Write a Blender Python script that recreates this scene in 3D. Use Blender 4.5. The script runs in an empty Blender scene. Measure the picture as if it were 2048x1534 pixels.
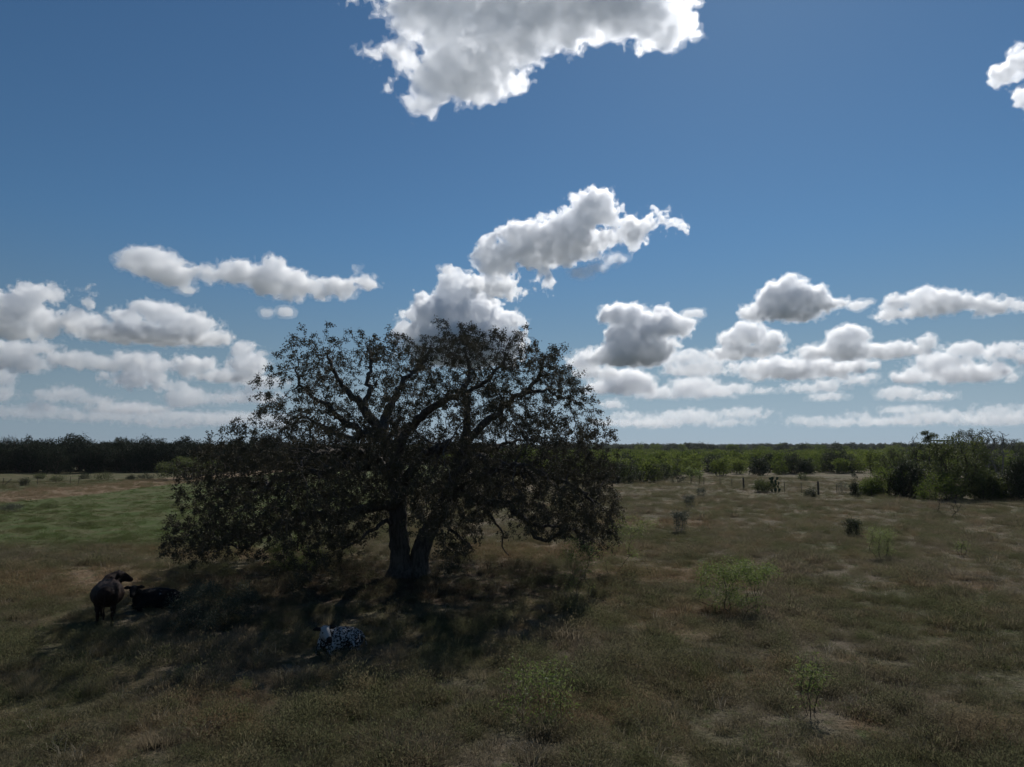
import bpy, math, random, time
import numpy as np
from mathutils import Vector, Matrix, noise as mnoise

S = bpy.context.scene
T0 = time.time()

# ------------------------------------------------------------------ camera
CAM_H = 6.2
F = 1421.0                      # focal length in pixels of the 2048 px wide photograph
CX, CY = 1024.0, 767.0
PITCH = math.atan(125 / F)
cam = bpy.data.cameras.new('camera')
cam_ob = bpy.data.objects.new('camera', cam)
S.collection.objects.link(cam_ob)
cam_ob.location = (0, 0, CAM_H)
cam_ob.rotation_euler = (math.pi / 2 + PITCH, 0, 0)
cam.sensor_width = 36
cam.lens = F / 2048 * 36
cam.clip_end = 200000
S.camera = cam_ob

# ------------------------------------------------------------------ sky and sun
SUN_EL, SUN_AZ = math.radians(42), math.radians(20)
world = bpy.data.worlds.new('World')
S.world = world
world.use_nodes = True
wn = world.node_tree
bg = wn.nodes['Background']
sky = wn.nodes.new('ShaderNodeTexSky')
sky.sky_type = 'NISHITA'
sky.sun_disc = False
sky.sun_elevation = SUN_EL
sky.sun_rotation = SUN_AZ
sky.altitude = 0
sky.air_density = 1.0
sky.dust_density = 0.12
sky.ozone_density = 4.0
hs = wn.nodes.new('ShaderNodeHueSaturation')
hs.inputs['Saturation'].default_value = 1.02
tint = wn.nodes.new('ShaderNodeMix')
tint.data_type = 'RGBA'
tint.blend_type = 'MULTIPLY'
tint.inputs[0].default_value = 1.0
tint.inputs[7].default_value = (0.75, 1.01, 1.10, 1)
wn.links.new(sky.outputs[0], hs.inputs['Color'])
wn.links.new(hs.outputs[0], tint.inputs[6])
# air near the horizon scatters all colours alike: the warm rim turns pale blue grey, evenly all round
geo_w = wn.nodes.new('ShaderNodeNewGeometry')
sep_w = wn.nodes.new('ShaderNodeSeparateXYZ')
wn.links.new(geo_w.outputs['Incoming'], sep_w.inputs[0])
rng_w = wn.nodes.new('ShaderNodeMapRange')
rng_w.interpolation_type = 'SMOOTHSTEP'
rng_w.inputs['From Min'].default_value = 0.0
rng_w.inputs['From Max'].default_value = -0.30
rng_w.inputs['To Min'].default_value = 0.9
rng_w.inputs['To Max'].default_value = 0.0
wn.links.new(sep_w.outputs[2], rng_w.inputs['Value'])
bw_w = wn.nodes.new('ShaderNodeRGBToBW')
wn.links.new(tint.outputs[2], bw_w.inputs[0])
pale = wn.nodes.new('ShaderNodeMix')
pale.data_type = 'RGBA'; pale.blend_type = 'MULTIPLY'
pale.inputs[0].default_value = 1.0
pale.inputs[7].default_value = (0.66, 0.86, 1.08, 1)
wn.links.new(bw_w.outputs[0], pale.inputs[6])
hor = wn.nodes.new('ShaderNodeMix')
hor.data_type = 'RGBA'
wn.links.new(rng_w.outputs[0], hor.inputs[0])
wn.links.new(tint.outputs[2], hor.inputs[6])
wn.links.new(pale.outputs[2], hor.inputs[7])
wn.links.new(hor.outputs[2], bg.inputs[0])
bg.inputs[1].default_value = 0.05

sun = bpy.data.lights.new('sun', 'SUN')
sun_ob = bpy.data.objects.new('sun', sun)
S.collection.objects.link(sun_ob)
sun.energy = 3.6
sun.angle = math.radians(0.5)
sun.color = (1, 0.97, 0.925)
sd = Vector((math.sin(SUN_AZ) * math.cos(SUN_EL), math.cos(SUN_AZ) * math.cos(SUN_EL), math.sin(SUN_EL)))
sun_ob.rotation_euler = (-sd).to_track_quat('-Z', 'Y').to_euler()

S.view_settings.view_transform = 'Standard'
S.view_settings.look = 'None'
S.view_settings.gamma = 1
S.view_settings.use_curve_mapping = False
S.view_settings.exposure = 0.0
S.render.engine = 'CYCLES'
S.cycles.use_denoising = True
S.cycles.transparent_max_bounces = 32
S.cycles.volume_bounces = 20
S.cycles.max_bounces = 24
S.cycles.diffuse_bounces = 3
S.cycles.glossy_bounces = 2
S.cycles.transmission_bounces = 4

# ------------------------------------------------------------------ helpers
def ray(px, py):
    v = Vector(((px - CX) / F, 1, -(py - CY) / F))
    v.rotate(Matrix.Rotation(PITCH, 3, 'X'))
    return v

def hgt(x, y):
    """Ground height: gentle swells near, low rises far away."""
    r = math.hypot(x, y)
    k = min(1.0, max(0.0, (r - 10) / 30))
    z = k * (0.10 * math.sin(x * 0.13 + 1.3) * math.sin(y * 0.11 + 0.4) + 0.07 * math.sin(x * 0.31 + y * 0.23))
    if r > 700:
        f = min(1.0, (r - 700) / 3500)
        z += f * (11 + 13 * mnoise.noise((x * 0.00035, y * 0.00035, 3.1)) + 4 * mnoise.noise((x * 0.0012, y * 0.0012, 7.7)))
    return z

def at(px, py, sink=0.0):
    """The ground point that stands behind a pixel of the photograph."""
    r = ray(px, py)
    t = CAM_H / -r.z
    x, y = r.x * t, r.y * t
    for _ in range(3):
        t = (CAM_H - hgt(x, y)) / -r.z
        x, y = r.x * t, r.y * t
    return Vector((x, y, hgt(x, y) - sink))

def at_depth(px, py, y):
    r = ray(px, py)
    return Vector((0, 0, CAM_H)) + r * (y / r.y)

def tag(o, label=None, cat=None, group=None, kind=None):
    if label: o['label'] = label
    if cat: o['category'] = cat
    if group: o['group'] = group
    if kind: o['kind'] = kind
    return o

def empty(name, loc=(0, 0, 0), rz=0.0, scale=1.0):
    o = bpy.data.objects.new(name, None)
    o.empty_display_size = 0.3
    S.collection.objects.link(o)
    o.location = loc
    o.rotation_euler = (0, 0, rz)
    o.scale = (scale,) * 3 if isinstance(scale, (int, float)) else scale
    return o

def link(name, me, parent=None, mat=None):
    o = bpy.data.objects.new(name, me)
    S.collection.objects.link(o)
    if parent is not None: o.parent = parent
    if mat is not None and not me.materials: me.materials.append(mat)
    return o

def mesh_np(name, verts, faces):
    """verts (n,3); faces: array (m,k) or list of such arrays."""
    me = bpy.data.meshes.new(name)
    if isinstance(faces, np.ndarray): faces = [faces]
    faces = [np.asarray(f, dtype=np.int32) for f in faces if len(f)]
    verts = np.asarray(verts, dtype=np.float32)
    me.vertices.add(len(verts))
    me.vertices.foreach_set('co', verts.ravel())
    nl = sum(f.size for f in faces)
    npoly = sum(len(f) for f in faces)
    me.loops.add(nl)
    me.loops.foreach_set('vertex_index', np.concatenate([f.ravel() for f in faces]))
    me.polygons.add(npoly)
    starts, off = [], 0
    for f in faces:
        k = f.shape[1]
        starts.append(off + np.arange(len(f)) * k)
        off += f.size
    me.polygons.foreach_set('loop_start', np.concatenate(starts).astype(np.int32))
    me.update(calc_edges=True)
    me.validate()
    return me

def smooth(me):
    me.polygons.foreach_set('use_smooth', np.ones(len(me.polygons), dtype=bool))
    return me

# ------------------------------------------------------------------ materials
def new_mat(name):
    m = bpy.data.materials.new(name)
    m.use_nodes = True
    n = m.node_tree
    n.nodes.clear()
    return m, n

class NB:
    """Small node-building helper."""
    def __init__(s, nt): s.nt = nt; s.N = nt.nodes.new; s.L = nt.links.new
    def put(s, sock, v):
        if isinstance(v, (int, float)): sock.default_value = v
        elif isinstance(v, tuple): sock.default_value = v
        else: s.L(v, sock)
    def math(s, op, a, b=None, c=None, clamp=False):
        n = s.N('ShaderNodeMath'); n.operation = op; n.use_clamp = clamp
        for i, v in enumerate((a, b, c)):
            if v is not None: s.put(n.inputs[i], v)
        return n.outputs[0]
    def vec(s, op, a, b=None):
        n = s.N('ShaderNodeVectorMath'); n.operation = op
        s.put(n.inputs[0], a)
        if b is not None: s.put(n.inputs[1], b)
        return n
    def noise(s, vec, scale, detail=4, rough=0.55):
        n = s.N('ShaderNodeTexNoise'); s.put(n.inputs['Vector'], vec)
        n.inputs['Scale'].default_value = scale; n.inputs['Detail'].default_value = detail; n.inputs['Roughness'].default_value = rough
        return n.outputs[0]
    def ramp(s, v, a, b):
        n = s.N('ShaderNodeMapRange'); n.interpolation_type = 'SMOOTHSTEP'
        s.put(n.inputs['Value'], v); n.inputs['From Min'].default_value = a; n.inputs['From Max'].default_value = b
        return n.outputs[0]
    def mix(s, f, a, b, mode='MIX'):
        n = s.N('ShaderNodeMix'); n.data_type = 'RGBA'; n.blend_type = mode
        s.put(n.inputs[0], f); s.put(n.inputs[6], a); s.put(n.inputs[7], b)
        return n.outputs[2]

def c4(r, g, b): return (r, g, b, 1.0)

OAK = at(820, 1152)
RUST_SPOTS = [(at(110, 1165), 5.0), (at(1310, 1048), 4.5), (at(1330, 1150), 4.0), (at(1090, 1105), 5.0),
              (at(420, 1105), 4.0), (at(1390, 1230), 1.6), (at(1180, 1430), 1.2), (at(430, 1400), 1.0)]

def pasture_group():
    g = bpy.data.node_groups.new('pasture_colour', 'ShaderNodeTree')
    g.interface.new_socket('Color', in_out='OUTPUT', socket_type='NodeSocketColor')
    b = NB(g)
    out = b.N('NodeGroupOutput')
    pos = b.N('ShaderNodeNewGeometry').outputs['Position']
    flat = b.vec('MULTIPLY', pos, (1.0, 0.8, 0.0)).outputs[0]
    n1 = b.noise(flat, 0.16, 5, 0.6)
    n2 = b.noise(b.vec('ADD', flat, (31.0, 17.0, 0)).outputs[0], 0.42, 5, 0.6)
    n3 = b.noise(b.vec('ADD', flat, (7.0, 57.0, 0)).outputs[0], 1.7, 4, 0.6)
    olive = c4(0.118, 0.112, 0.058)
    straw = c4(0.270, 0.205, 0.125)
    grey = c4(0.195, 0.160, 0.112)
    rust = c4(0.235, 0.155, 0.090)
    green = c4(0.090, 0.115, 0.040)
    col = b.mix(b.ramp(n1, 0.40, 0.60), olive, grey)
    col = b.mix(b.math('MULTIPLY', b.ramp(n2, 0.50, 0.66), 0.8), col, straw)
    rustm = b.math('MULTIPLY', b.ramp(b.noise(b.vec('ADD', flat, (91.0, 3.0, 0)).outputs[0], 0.30, 5, 0.62), 0.55, 0.68), 0.75)
    wob = b.math('MULTIPLY', b.math('SUBTRACT', n2, 0.5), 1.6)
    for c, r in RUST_SPOTS:
        d = b.vec('LENGTH', b.vec('MULTIPLY', b.vec('SUBTRACT', pos, (c.x, c.y, c.z)).outputs[0], (0.55 / r, 1.0 / r, 0)).outputs[0]).outputs['Value']
        rustm = b.math('MAXIMUM', rustm, b.math('MULTIPLY', b.ramp(b.math('ADD', d, wob), 1.0, 0.35), 0.8))
    col = b.mix(rustm, col, rust)
    col = b.mix(b.ramp(n3, 0.55, 0.70), col, green)
    # left hand fields: a green strip, a dry mown track, then green again
    sp = b.N('ShaderNodeSeparateXYZ'); b.L(pos, sp.inputs[0])
    X, Y = sp.outputs[0], sp.outputs[1]
    Xw = b.math('ADD', X, b.math('MULTIPLY', b.math('SUBTRACT', n1, 0.5), 9.0))
    Yw = b.math('ADD', Y, b.math('MULTIPLY', b.math('SUBTRACT', n1, 0.5), 16.0))
    inl = b.ramp(Xw, -11.0, -17.0)
    gm = b.math('MULTIPLY', inl, b.ramp(Yw, 41.0, 47.0))
    gcol = b.mix(b.ramp(n2, 0.40, 0.62), c4(0.074, 0.118, 0.026), c4(0.125, 0.132, 0.052))
    col = b.mix(b.math('MULTIPLY', gm, b.math('MULTIPLY', b.ramp(n3, .78, .50), .95)), col, gcol)
    X2 = b.math('ADD', X, b.math('MULTIPLY', b.math('SUBTRACT', n2, 0.5), 4.0))
    tan = b.math('MULTIPLY', b.ramp(X2, -54.2, -55.6), b.ramp(Y, 66.0, 72.0))
    col = b.mix(tan, col, c4(0.260, 0.185, 0.115))
    far = b.math('MULTIPLY', b.ramp(X2, -66.0, -68.5), b.ramp(Y, 66.0, 72.0))
    col = b.mix(b.math('MULTIPLY', far, 0.9), col, b.mix(b.ramp(n2, 0.4, 0.6), c4(0.075, 0.095, 0.035), c4(0.15, 0.13, 0.07)))
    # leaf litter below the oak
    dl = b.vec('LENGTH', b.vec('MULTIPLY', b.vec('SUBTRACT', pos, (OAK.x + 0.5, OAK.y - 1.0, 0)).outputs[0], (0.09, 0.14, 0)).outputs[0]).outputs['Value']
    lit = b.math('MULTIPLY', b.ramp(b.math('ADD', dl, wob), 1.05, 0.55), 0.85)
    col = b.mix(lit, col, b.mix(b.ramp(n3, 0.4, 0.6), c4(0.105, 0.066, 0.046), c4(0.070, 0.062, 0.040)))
    # distant country under scrub
    rr = b.vec('LENGTH', b.vec('MULTIPLY', pos, (1.0, 1.0, 0)).outputs[0]).outputs['Value']
    col = b.mix(b.ramp(rr, 190.0, 320.0), col, c4(0.030, 0.040, 0.014))
    b.L(col, out.inputs[0])
    return g

PASTURE = pasture_group()

def ground_mat():
    m, nt = new_mat('pasture_ground')
    b = NB(nt)
    out = b.N('ShaderNodeOutputMaterial')
    p = b.N('ShaderNodeBsdfPrincipled')
    p.inputs['Roughness'].default_value = 0.95
    p.inputs['Specular IOR Level'].default_value = 0.1
    g = b.N('ShaderNodeGroup'); g.node_tree = PASTURE
    pos = b.N('ShaderNodeNewGeometry').outputs['Position']
    fine = b.noise(pos, 9.0, 5, 0.7)
    mid = b.noise(pos, 2.2, 4, 0.6)
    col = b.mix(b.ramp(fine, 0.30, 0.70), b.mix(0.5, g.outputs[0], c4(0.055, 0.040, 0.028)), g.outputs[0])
    col = b.mix(b.math('MULTIPLY', b.ramp(b.noise(pos, 26.0, 3, 0.6), 0.60, 0.72), 0.5), col, c4(0.26, 0.22, 0.16))
    b.L(col, p.inputs['Base Color'])
    bump = b.N('ShaderNodeBump'); bump.inputs['Strength'].default_value = 1.0; bump.inputs['Distance'].default_value = 0.25
    b.L(b.math('ADD', b.math('MULTIPLY', fine, 0.5), mid), bump.inputs['Height'])
    b.L(bump.outputs[0], p.inputs['Normal'])
    b.L(p.outputs[0], out.inputs[0])
    return m

def grass_mat(name, tintc, amount, trans=0.45):
    m, nt = new_mat(name)
    b = NB(nt)
    out = b.N('ShaderNodeOutputMaterial')
    g = b.N('ShaderNodeGroup'); g.node_tree = PASTURE
    oi = b.N('ShaderNodeObjectInfo')
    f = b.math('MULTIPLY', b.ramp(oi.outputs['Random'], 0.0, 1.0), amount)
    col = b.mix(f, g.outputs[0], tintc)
    d = b.N('ShaderNodeBsdfDiffuse'); b.L(col, d.inputs[0])
    t = b.N('ShaderNodeBsdfTranslucent'); b.L(col, t.inputs[0])
    mx = b.N('ShaderNodeMixShader'); mx.inputs[0].default_value = trans
    b.L(d.outputs[0], mx.inputs[1]); b.L(t.outputs[0], mx.inputs[2]); b.L(mx.outputs[0], out.inputs[0])
    return m

def leaf_mat(name, ca, cb, trans=0.3, rough=0.5, spec=0.3, scale=0.7):
    m, nt = new_mat(name)
    b = NB(nt)
    out = b.N('ShaderNodeOutputMaterial')
    geo = b.N('ShaderNodeNewGeometry')
    oi = b.N('ShaderNodeObjectInfo')
    n = b.noise(geo.outputs['Position'], scale, 3, 0.6)
    f = b.math('ADD', b.math('MULTIPLY', b.math('SUBTRACT', n, 0.5), 1.6), geo.outputs['Random Per Island'])
    f = b.math('ADD', f, b.math('MULTIPLY', b.math('SUBTRACT', oi.outputs['Random'], 0.5), 0.7), clamp=True)
    col = b.mix(f, ca, cb)
    p = b.N('ShaderNodeBsdfPrincipled'); b.L(col, p.inputs['Base Color'])
    p.inputs['Roughness'].default_value = rough
    p.inputs['Specular IOR Level'].default_value = spec
    t = b.N('ShaderNodeBsdfTranslucent'); b.L(col, t.inputs[0])
    mx = b.N('ShaderNodeMixShader'); mx.inputs[0].default_value = trans
    b.L(p.outputs[0], mx.inputs[1]); b.L(t.outputs[0], mx.inputs[2]); b.L(mx.outputs[0], out.inputs[0])
    return m

def rough_mat(name, ca, cb, scale=6.0, rough=0.9, bump=0.03, stretch=(1, 1, 0.3)):
    m, nt = new_mat(name)
    b = NB(nt)
    out = b.N('ShaderNodeOutputMaterial')
    p = b.N('ShaderNodeBsdfPrincipled')
    p.inputs['Roughness'].default_value = rough
    p.inputs['Specular IOR Level'].default_value = 0.15
    tc = b.N('ShaderNodeTexCoord')
    v = b.vec('MULTIPLY', tc.outputs['Object'], stretch).outputs[0]
    n = b.noise(v, scale, 5, 0.65)
    b.L(b.mix(b.ramp(n, 0.35, 0.65), ca, cb), p.inputs['Base Color'])
    if bump:
        bp = b.N('ShaderNodeBump'); bp.inputs['Distance'].default_value = bump; bp.inputs['Strength'].default_value = 1
        b.L(n, bp.inputs['Height']); b.L(bp.outputs[0], p.inputs['Normal'])
    b.L(p.outputs[0], out.inputs[0])
    return m

M_GROUND = ground_mat()
M_BARK = rough_mat('oak_bark', c4(0.05, 0.042, 0.036), c4(0.12, 0.105, 0.09), 7, 0.95, 0.05, (1, 1, 0.25))
M_STEM = rough_mat('shrub_stem', c4(0.045, 0.035, 0.025), c4(0.10, 0.08, 0.06), 9)
M_DEADWOOD = rough_mat('bare_grey_wood', c4(0.13, 0.12, 0.11), c4(0.22, 0.20, 0.18), 9)
M_OAKLEAF = leaf_mat('oak_leaf', c4(0.062, 0.056, 0.034), c4(0.082, 0.074, 0.046), 0.14, 0.7, 0.08)
M_MESQUITE = leaf_mat('mesquite_leaf', c4(0.120, 0.165, 0.040), c4(0.220, 0.250, 0.095), 0.55, 0.5, 0.3, 1.2)
M_BRUSH = leaf_mat('brush_leaf', c4(0.072, 0.104, 0.016), c4(0.170, 0.200, 0.046), 0.5, 0.6, 0.1, 0.25)
M_OLIVE = leaf_mat('olive_leaf', c4(0.048, 0.064, 0.018), c4(0.112, 0.128, 0.042), 0.45, 0.6, 0.2, 0.5)
M_DARKLEAF = leaf_mat('dark_leaf', c4(0.026, 0.036, 0.016), c4(0.062, 0.074, 0.030), 0.32, 0.6, 0.2, 0.4)
M_WOODLEAF = leaf_mat('wood_leaf', c4(0.018, 0.026, 0.014), c4(0.036, 0.046, 0.022), 0.12, 0.7, 0.1, 0.3)
M_GREYLEAF = leaf_mat('grey_leaf', c4(0.060, 0.070, 0.045), c4(0.110, 0.115, 0.080), 0.3, 0.6, 0.2, 0.8)
M_DRY = grass_mat('dry_grass', c4(0.270, 0.220, 0.145), .75, .45)
M_GREEN = grass_mat('green_forb', c4(0.138, 0.145, 0.072), .85, .5)
M_SEED = grass_mat('pale_stalk', c4(0.460, 0.405, 0.310), .95, .4)
M_LOW = grass_mat('low_grass', c4(0.140, 0.125, 0.070), .6, .45)
M_POST = rough_mat('weathered_post', c4(0.035, 0.028, 0.022), c4(0.10, 0.085, 0.07), 12)
M_STEEL = rough_mat('rusty_steel', c4(0.045, 0.035, 0.03), c4(0.09, 0.07, 0.055), 14, 0.7, 0)
M_HIDE_BROWN = rough_mat('brown_hide', c4(0.015, 0.008, 0.006), c4(0.027, 0.013, 0.009), 4, 0.8, 0.004, (1, 1, 1))
M_EYE = rough_mat('dark_eye', c4(0.008, 0.006, 0.005), c4(0.01, 0.008, 0.006), 4, 0.2, 0)
M_HOOF = rough_mat('hoof_horn', c4(0.02, 0.017, 0.015), c4(0.035, 0.03, 0.025), 8, 0.6, 0)

# ------------------------------------------------------------------ ground
def build_ground():
    rad = [0.0]
    r = 2.0
    while r < 11800:
        rad.append(r)
        r *= 1.0 + (0.06 if r < 400 else 0.09)
    na = 144
    vs = [(0, 0, hgt(0, 0))]
    for r in rad[1:]:
        for k in range(na):
            a = 2 * math.pi * k / na
            x, y = r * math.sin(a), r * math.cos(a)
            vs.append((x, y, hgt(x, y)))
    tri, quad = [], []
    for k in range(na):
        tri.append((0, 1 + (k + 1) % na, 1 + k))
    for i in range(len(rad) - 2):
        o = 1 + i * na
        for k in range(na):
            k2 = (k + 1) % na
            quad.append((o + k, o + k2, o + na + k2, o + na + k))
    me = smooth(mesh_np('ground', np.array(vs), [np.array(tri), np.array(quad)]))
    o = link('ground', me, None, M_GROUND)
    tag(o, 'dry grassy pasture with rusty, straw and green patches', None, None, 'structure')
build_ground()

def build_haze():
    m, nt = new_mat('haze_air')
    o = nt.nodes.new('ShaderNodeOutputMaterial')
    v = nt.nodes.new('ShaderNodeVolumePrincipled')
    v.inputs['Color'].default_value = (0.86, 0.93, 1.0, 1)
    v.inputs['Density'].default_value = HAZE
    v.inputs['Anisotropy'].default_value = 0.2
    nt.links.new(v.outputs[0], o.inputs['Volume'])
    r, z0, z1 = 12200.0, -2.0, 34.0
    vs = np.array([(x, y, z) for z in (z0, z1) for y in (-r, r) for x in (-r, r)])
    f = np.array([(0, 2, 3, 1), (4, 5, 7, 6), (0, 1, 5, 4), (2, 6, 7, 3), (0, 4, 6, 2), (1, 3, 7, 5)])
    tag(link('haze', mesh_np('haze', vs, f), None, m), 'thin pale haze over the far country', None, None, 'stuff')
HAZE = 5e-5
build_haze()

# ------------------------------------------------------------------ clouds
CLOUD_H = 900.0
TAU = 1.75
BIAS = 0.14                     # keeps the billows inside the outlines measured from the photograph
cloud_mats = {}
def cloud_mat(sig, aniso):
    key = (round(sig, 6), aniso)
    if key not in cloud_mats:
        m, nt = new_mat('cloud_vapour')
        o = nt.nodes.new('ShaderNodeOutputMaterial')
        v = nt.nodes.new('ShaderNodeVolumeScatter')
        v.inputs['Color'].default_value = (1.0, 0.978, 0.935, 1)
        v.inputs['Density'].default_value = sig
        v.inputs['Anisotropy'].default_value = aniso
        nt.links.new(v.outputs[0], o.inputs['Volume'])
        cloud_mats[key] = m
    return cloud_mats[key]

def cloud_mesh(blobs_list, seed, amp, bill, nscale, tau, cell, aniso, depth, fringe):
    """blobs_list: [(cx, by, flat, [(x, y, rx, ry, z)...])]; one closed vapour body with a thinner skin, in units of 100 px."""
    cx, by, flat, blobs = blobs_list
    k = min(1.0, max(.38, sum(q[3] for q in blobs) / len(blobs) / 27.0))
    amp, bill, nscale, bias = amp * k, bill * k, nscale / k ** .6, BIAS * k * 1.15
    rd = ray(cx, by)
    D = CLOUD_H / rd.z
    pos = Vector((0, 0, CAM_H)) + rd * D
    sc = D / F * 100
    yaw = math.atan2(rd.x, rd.y)
    g = bpy.data.node_groups.new('cloud_shape', 'GeometryNodeTree')
    g.interface.new_socket('Geometry', in_out='OUTPUT', socket_type='NodeSocketGeometry')
    b = NB(g)
    pn = b.N('GeometryNodeInputPosition').outputs[0]
    off = b.vec('ADD', pn, (seed * 7.3, seed * 3.1, seed * 1.7)).outputs[0]
    f = None
    lo, hi = [1e9] * 3, [-1e9] * 3
    rng = random.Random(seed)
    for bl in blobs:
        x, y, rx, ry = bl[:4]
        c = ((x - cx) / 100, rng.uniform(-.3, .3) * min(rx, 60) / 100, -(y - by) / 100)
        rr = (rx / 100, depth * max(min(rx, ry * 1.5), rx * .5) / 100, ry / 100)
        for i in range(3):
            e = rr[i] * 1.25 + 0.12
            lo[i] = min(lo[i], c[i] - e); hi[i] = max(hi[i], c[i] + e)
        a = b.vec('SUBTRACT', pn, c).outputs[0]
        a = b.vec('MULTIPLY', a, tuple(1 / q for q in rr)).outputs[0]
        v = b.math('SUBTRACT', 1.0, b.vec('LENGTH', a).outputs['Value'])
        v = b.math('MULTIPLY', v, min(rr[0], rr[2]) * 2.0)
        f = v if f is None else b.math('SMOOTH_MAX', f, v, .10)
    n1 = b.math('MULTIPLY', b.math('SUBTRACT', b.noise(off, nscale, 8, .68), .5), amp * 2)
    vo = b.N('ShaderNodeTexVoronoi'); b.L(off, vo.inputs['Vector'])
    vo.inputs['Scale'].default_value = nscale * 1.9; vo.inputs['Detail'].default_value = 3.0; vo.inputs['Roughness'].default_value = .62
    vo.normalize = True
    n2 = b.math('MULTIPLY', b.math('SUBTRACT', .45, vo.outputs['Distance']), bill)
    vo2 = b.N('ShaderNodeTexVoronoi'); b.L(b.vec('ADD', off, (3.3, 8.1, 5.7)).outputs[0], vo2.inputs['Vector'])
    vo2.inputs['Scale'].default_value = nscale * 5.2; vo2.inputs['Detail'].default_value = 1.0; vo2.inputs['Roughness'].default_value = .5
    vo2.normalize = True
    n3 = b.math('MULTIPLY', b.math('SUBTRACT', .42, vo2.outputs['Distance']), bill * .42)
    f = b.math('SUBTRACT', b.math('ADD', b.math('ADD', b.math('ADD', f, n1), n2), n3), bias)
    if flat:
        sp = b.N('ShaderNodeSeparateXYZ'); b.L(pn, sp.inputs[0])
        zb = b.math('ADD', b.math('MULTIPLY', sp.outputs[2], 3.0), b.math('MULTIPLY', n1, .45))
        f = b.math('SMOOTH_MIN', f, zb, .15)
        lo[2] = -0.2
    vc = b.N('GeometryNodeVolumeCube')
    b.L(b.math('MAXIMUM', b.math('ADD', f, 2.0), 0.0), vc.inputs['Density'])
    vc.inputs['Background'].default_value = 0
    vc.inputs['Min'].default_value = lo; vc.inputs['Max'].default_value = hi
    for i, a in enumerate('XYZ'):
        vc.inputs['Resolution ' + a].default_value = max(8, int((hi[i] - lo[i]) * 100 / (cell * 1.5)))
    jn = b.N('GeometryNodeJoinGeometry')
    for iso, dm in ((0.0, 1.0), (-fringe, .20)):
        vt = b.N('GeometryNodeVolumeToMesh'); b.L(vc.outputs[0], vt.inputs['Volume'])
        vt.inputs['Threshold'].default_value = 2.0 + iso
        vt.inputs['Adaptivity'].default_value = .25
        sm = b.N('GeometryNodeSetMaterial'); b.L(vt.outputs[0], sm.inputs['Geometry'])
        sm.inputs['Material'].default_value = cloud_mat(TAU * tau * dm / sc, aniso)
        b.L(sm.outputs[0], jn.inputs[0])
    out = b.N('NodeGroupOutput')
    b.L(jn.outputs[0], out.inputs[0])
    tmp = bpy.data.objects.new('cloud_shape', bpy.data.meshes.new('cloud_shape'))
    S.collection.objects.link(tmp)
    md = tmp.modifiers.new('shape', 'NODES'); md.node_group = g
    dg = bpy.context.evaluated_depsgraph_get()
    me = bpy.data.meshes.new_from_object(tmp.evaluated_get(dg))
    bpy.data.objects.remove(tmp)
    bpy.data.node_groups.remove(g)
    me.name = 'cloud'
    return me, pos, yaw, sc

def cloud(label, blobs, seed, base=None, amp=1.2, bill=.9, nscale=3.2, tau=6.0, cell=2.2, aniso=.6, depth=.8, fringe=.09, group=None, kind=None):
    x0 = min(q[0] - q[2] for q in blobs); x1 = max(q[0] + q[2] for q in blobs)
    by = base if base is not None else max(q[1] + q[3] for q in blobs)
    me, pos, yaw, sc = cloud_mesh(((x0 + x1) / 2, by, base is not None, blobs), seed, amp, bill, nscale, tau, cell, aniso, depth, fringe)
    o = link('cloud', me)
    o.location = pos; o.scale = (sc,) * 3; o.rotation_euler = (0, 0, -yaw)
    if kind: tag(o, label, None, None, kind)
    else: tag(o, label, 'cloud', 'fair weather clouds')
    return o

cloud('broad ragged cloud with grey underside cut by top edge of the photo',
      [(838, 8, 70, 60), (900, 40, 75, 70), (930, 120, 98, 75), (868, 160, 52, 45), (842, 204, 30, 28), (1000, 60, 95, 75), (800, 103, 56, 24), (775, 165, 10, 16),
       (1010, 150, 45, 35), (1110, 25, 110, 60), (1250, 20, 120, 60), (1320, 60, 70, 42), (1375, 50, 22, 28), (1050, -60, 310, 60), (1060, 95, 25, 30), (1120, 85, 25, 22)],
      11, amp=1.6, bill=.5, nscale=3.2, tau=2.9, cell=3.4, depth=.5, fringe=.15)
cloud('long slanting cloud with ragged right wing high above the oak',
      [(1189, 415, 48, 38), (1158, 445, 45, 30), (1100, 475, 75, 36), (1043, 470, 45, 34), (990, 515, 40, 34), (975, 492, 22, 22), (977, 562, 52, 16), (995, 582, 40, 10),
       (1095, 543, 16, 22), (1264, 462, 30, 32), (1295, 440, 28, 13), (1338, 452, 24, 8), (1190, 470, 40, 22), (1080, 500, 90, 30), (1150, 482, 60, 32)],
      9, amp=1.1, bill=.8, tau=5.0, fringe=.07)
cloud('thin torn cloud shreds below the ragged wing of the slanting cloud',
      [(1165, 546, 24, 11), (1195, 533, 22, 9), (1226, 518, 22, 10), (1148, 512, 12, 6)], 21, amp=1.1, tau=1.6)
cloud('towering pale cloud rising right behind the top of the oak',
      [(904, 568, 28, 24), (918, 600, 48, 38), (890, 630, 58, 40), (826, 634, 20, 18), (962, 632, 42, 38), (996, 646, 30, 20), (1028, 640, 15, 16), (858, 660, 62, 30), (930, 690, 110, 50)],
      3, base=735, tau=6.5)
cloud('tiny puff just above the tower cloud behind the oak', [(892, 538, 12, 8)], 23, amp=.6, tau=4)
cloud('tall leaning cloud with flat base right of the oak',
      [(1235, 626, 30, 22), (1263, 638, 45, 25), (1325, 630, 16, 15), (1340, 648, 30, 20), (1366, 654, 20, 14), (1300, 660, 50, 28), (1253, 678, 40, 38), (1285, 698, 58, 34), (1234, 711, 50, 22)],
      31, base=731, tau=7.5, cell=2.0, nscale=3.2, amp=.8)
cloud('small lens shaped puff right of the tall leaning cloud', [(1380, 629, 16, 8), (1394, 627, 14, 8)], 33, amp=.5, tau=4)
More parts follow.
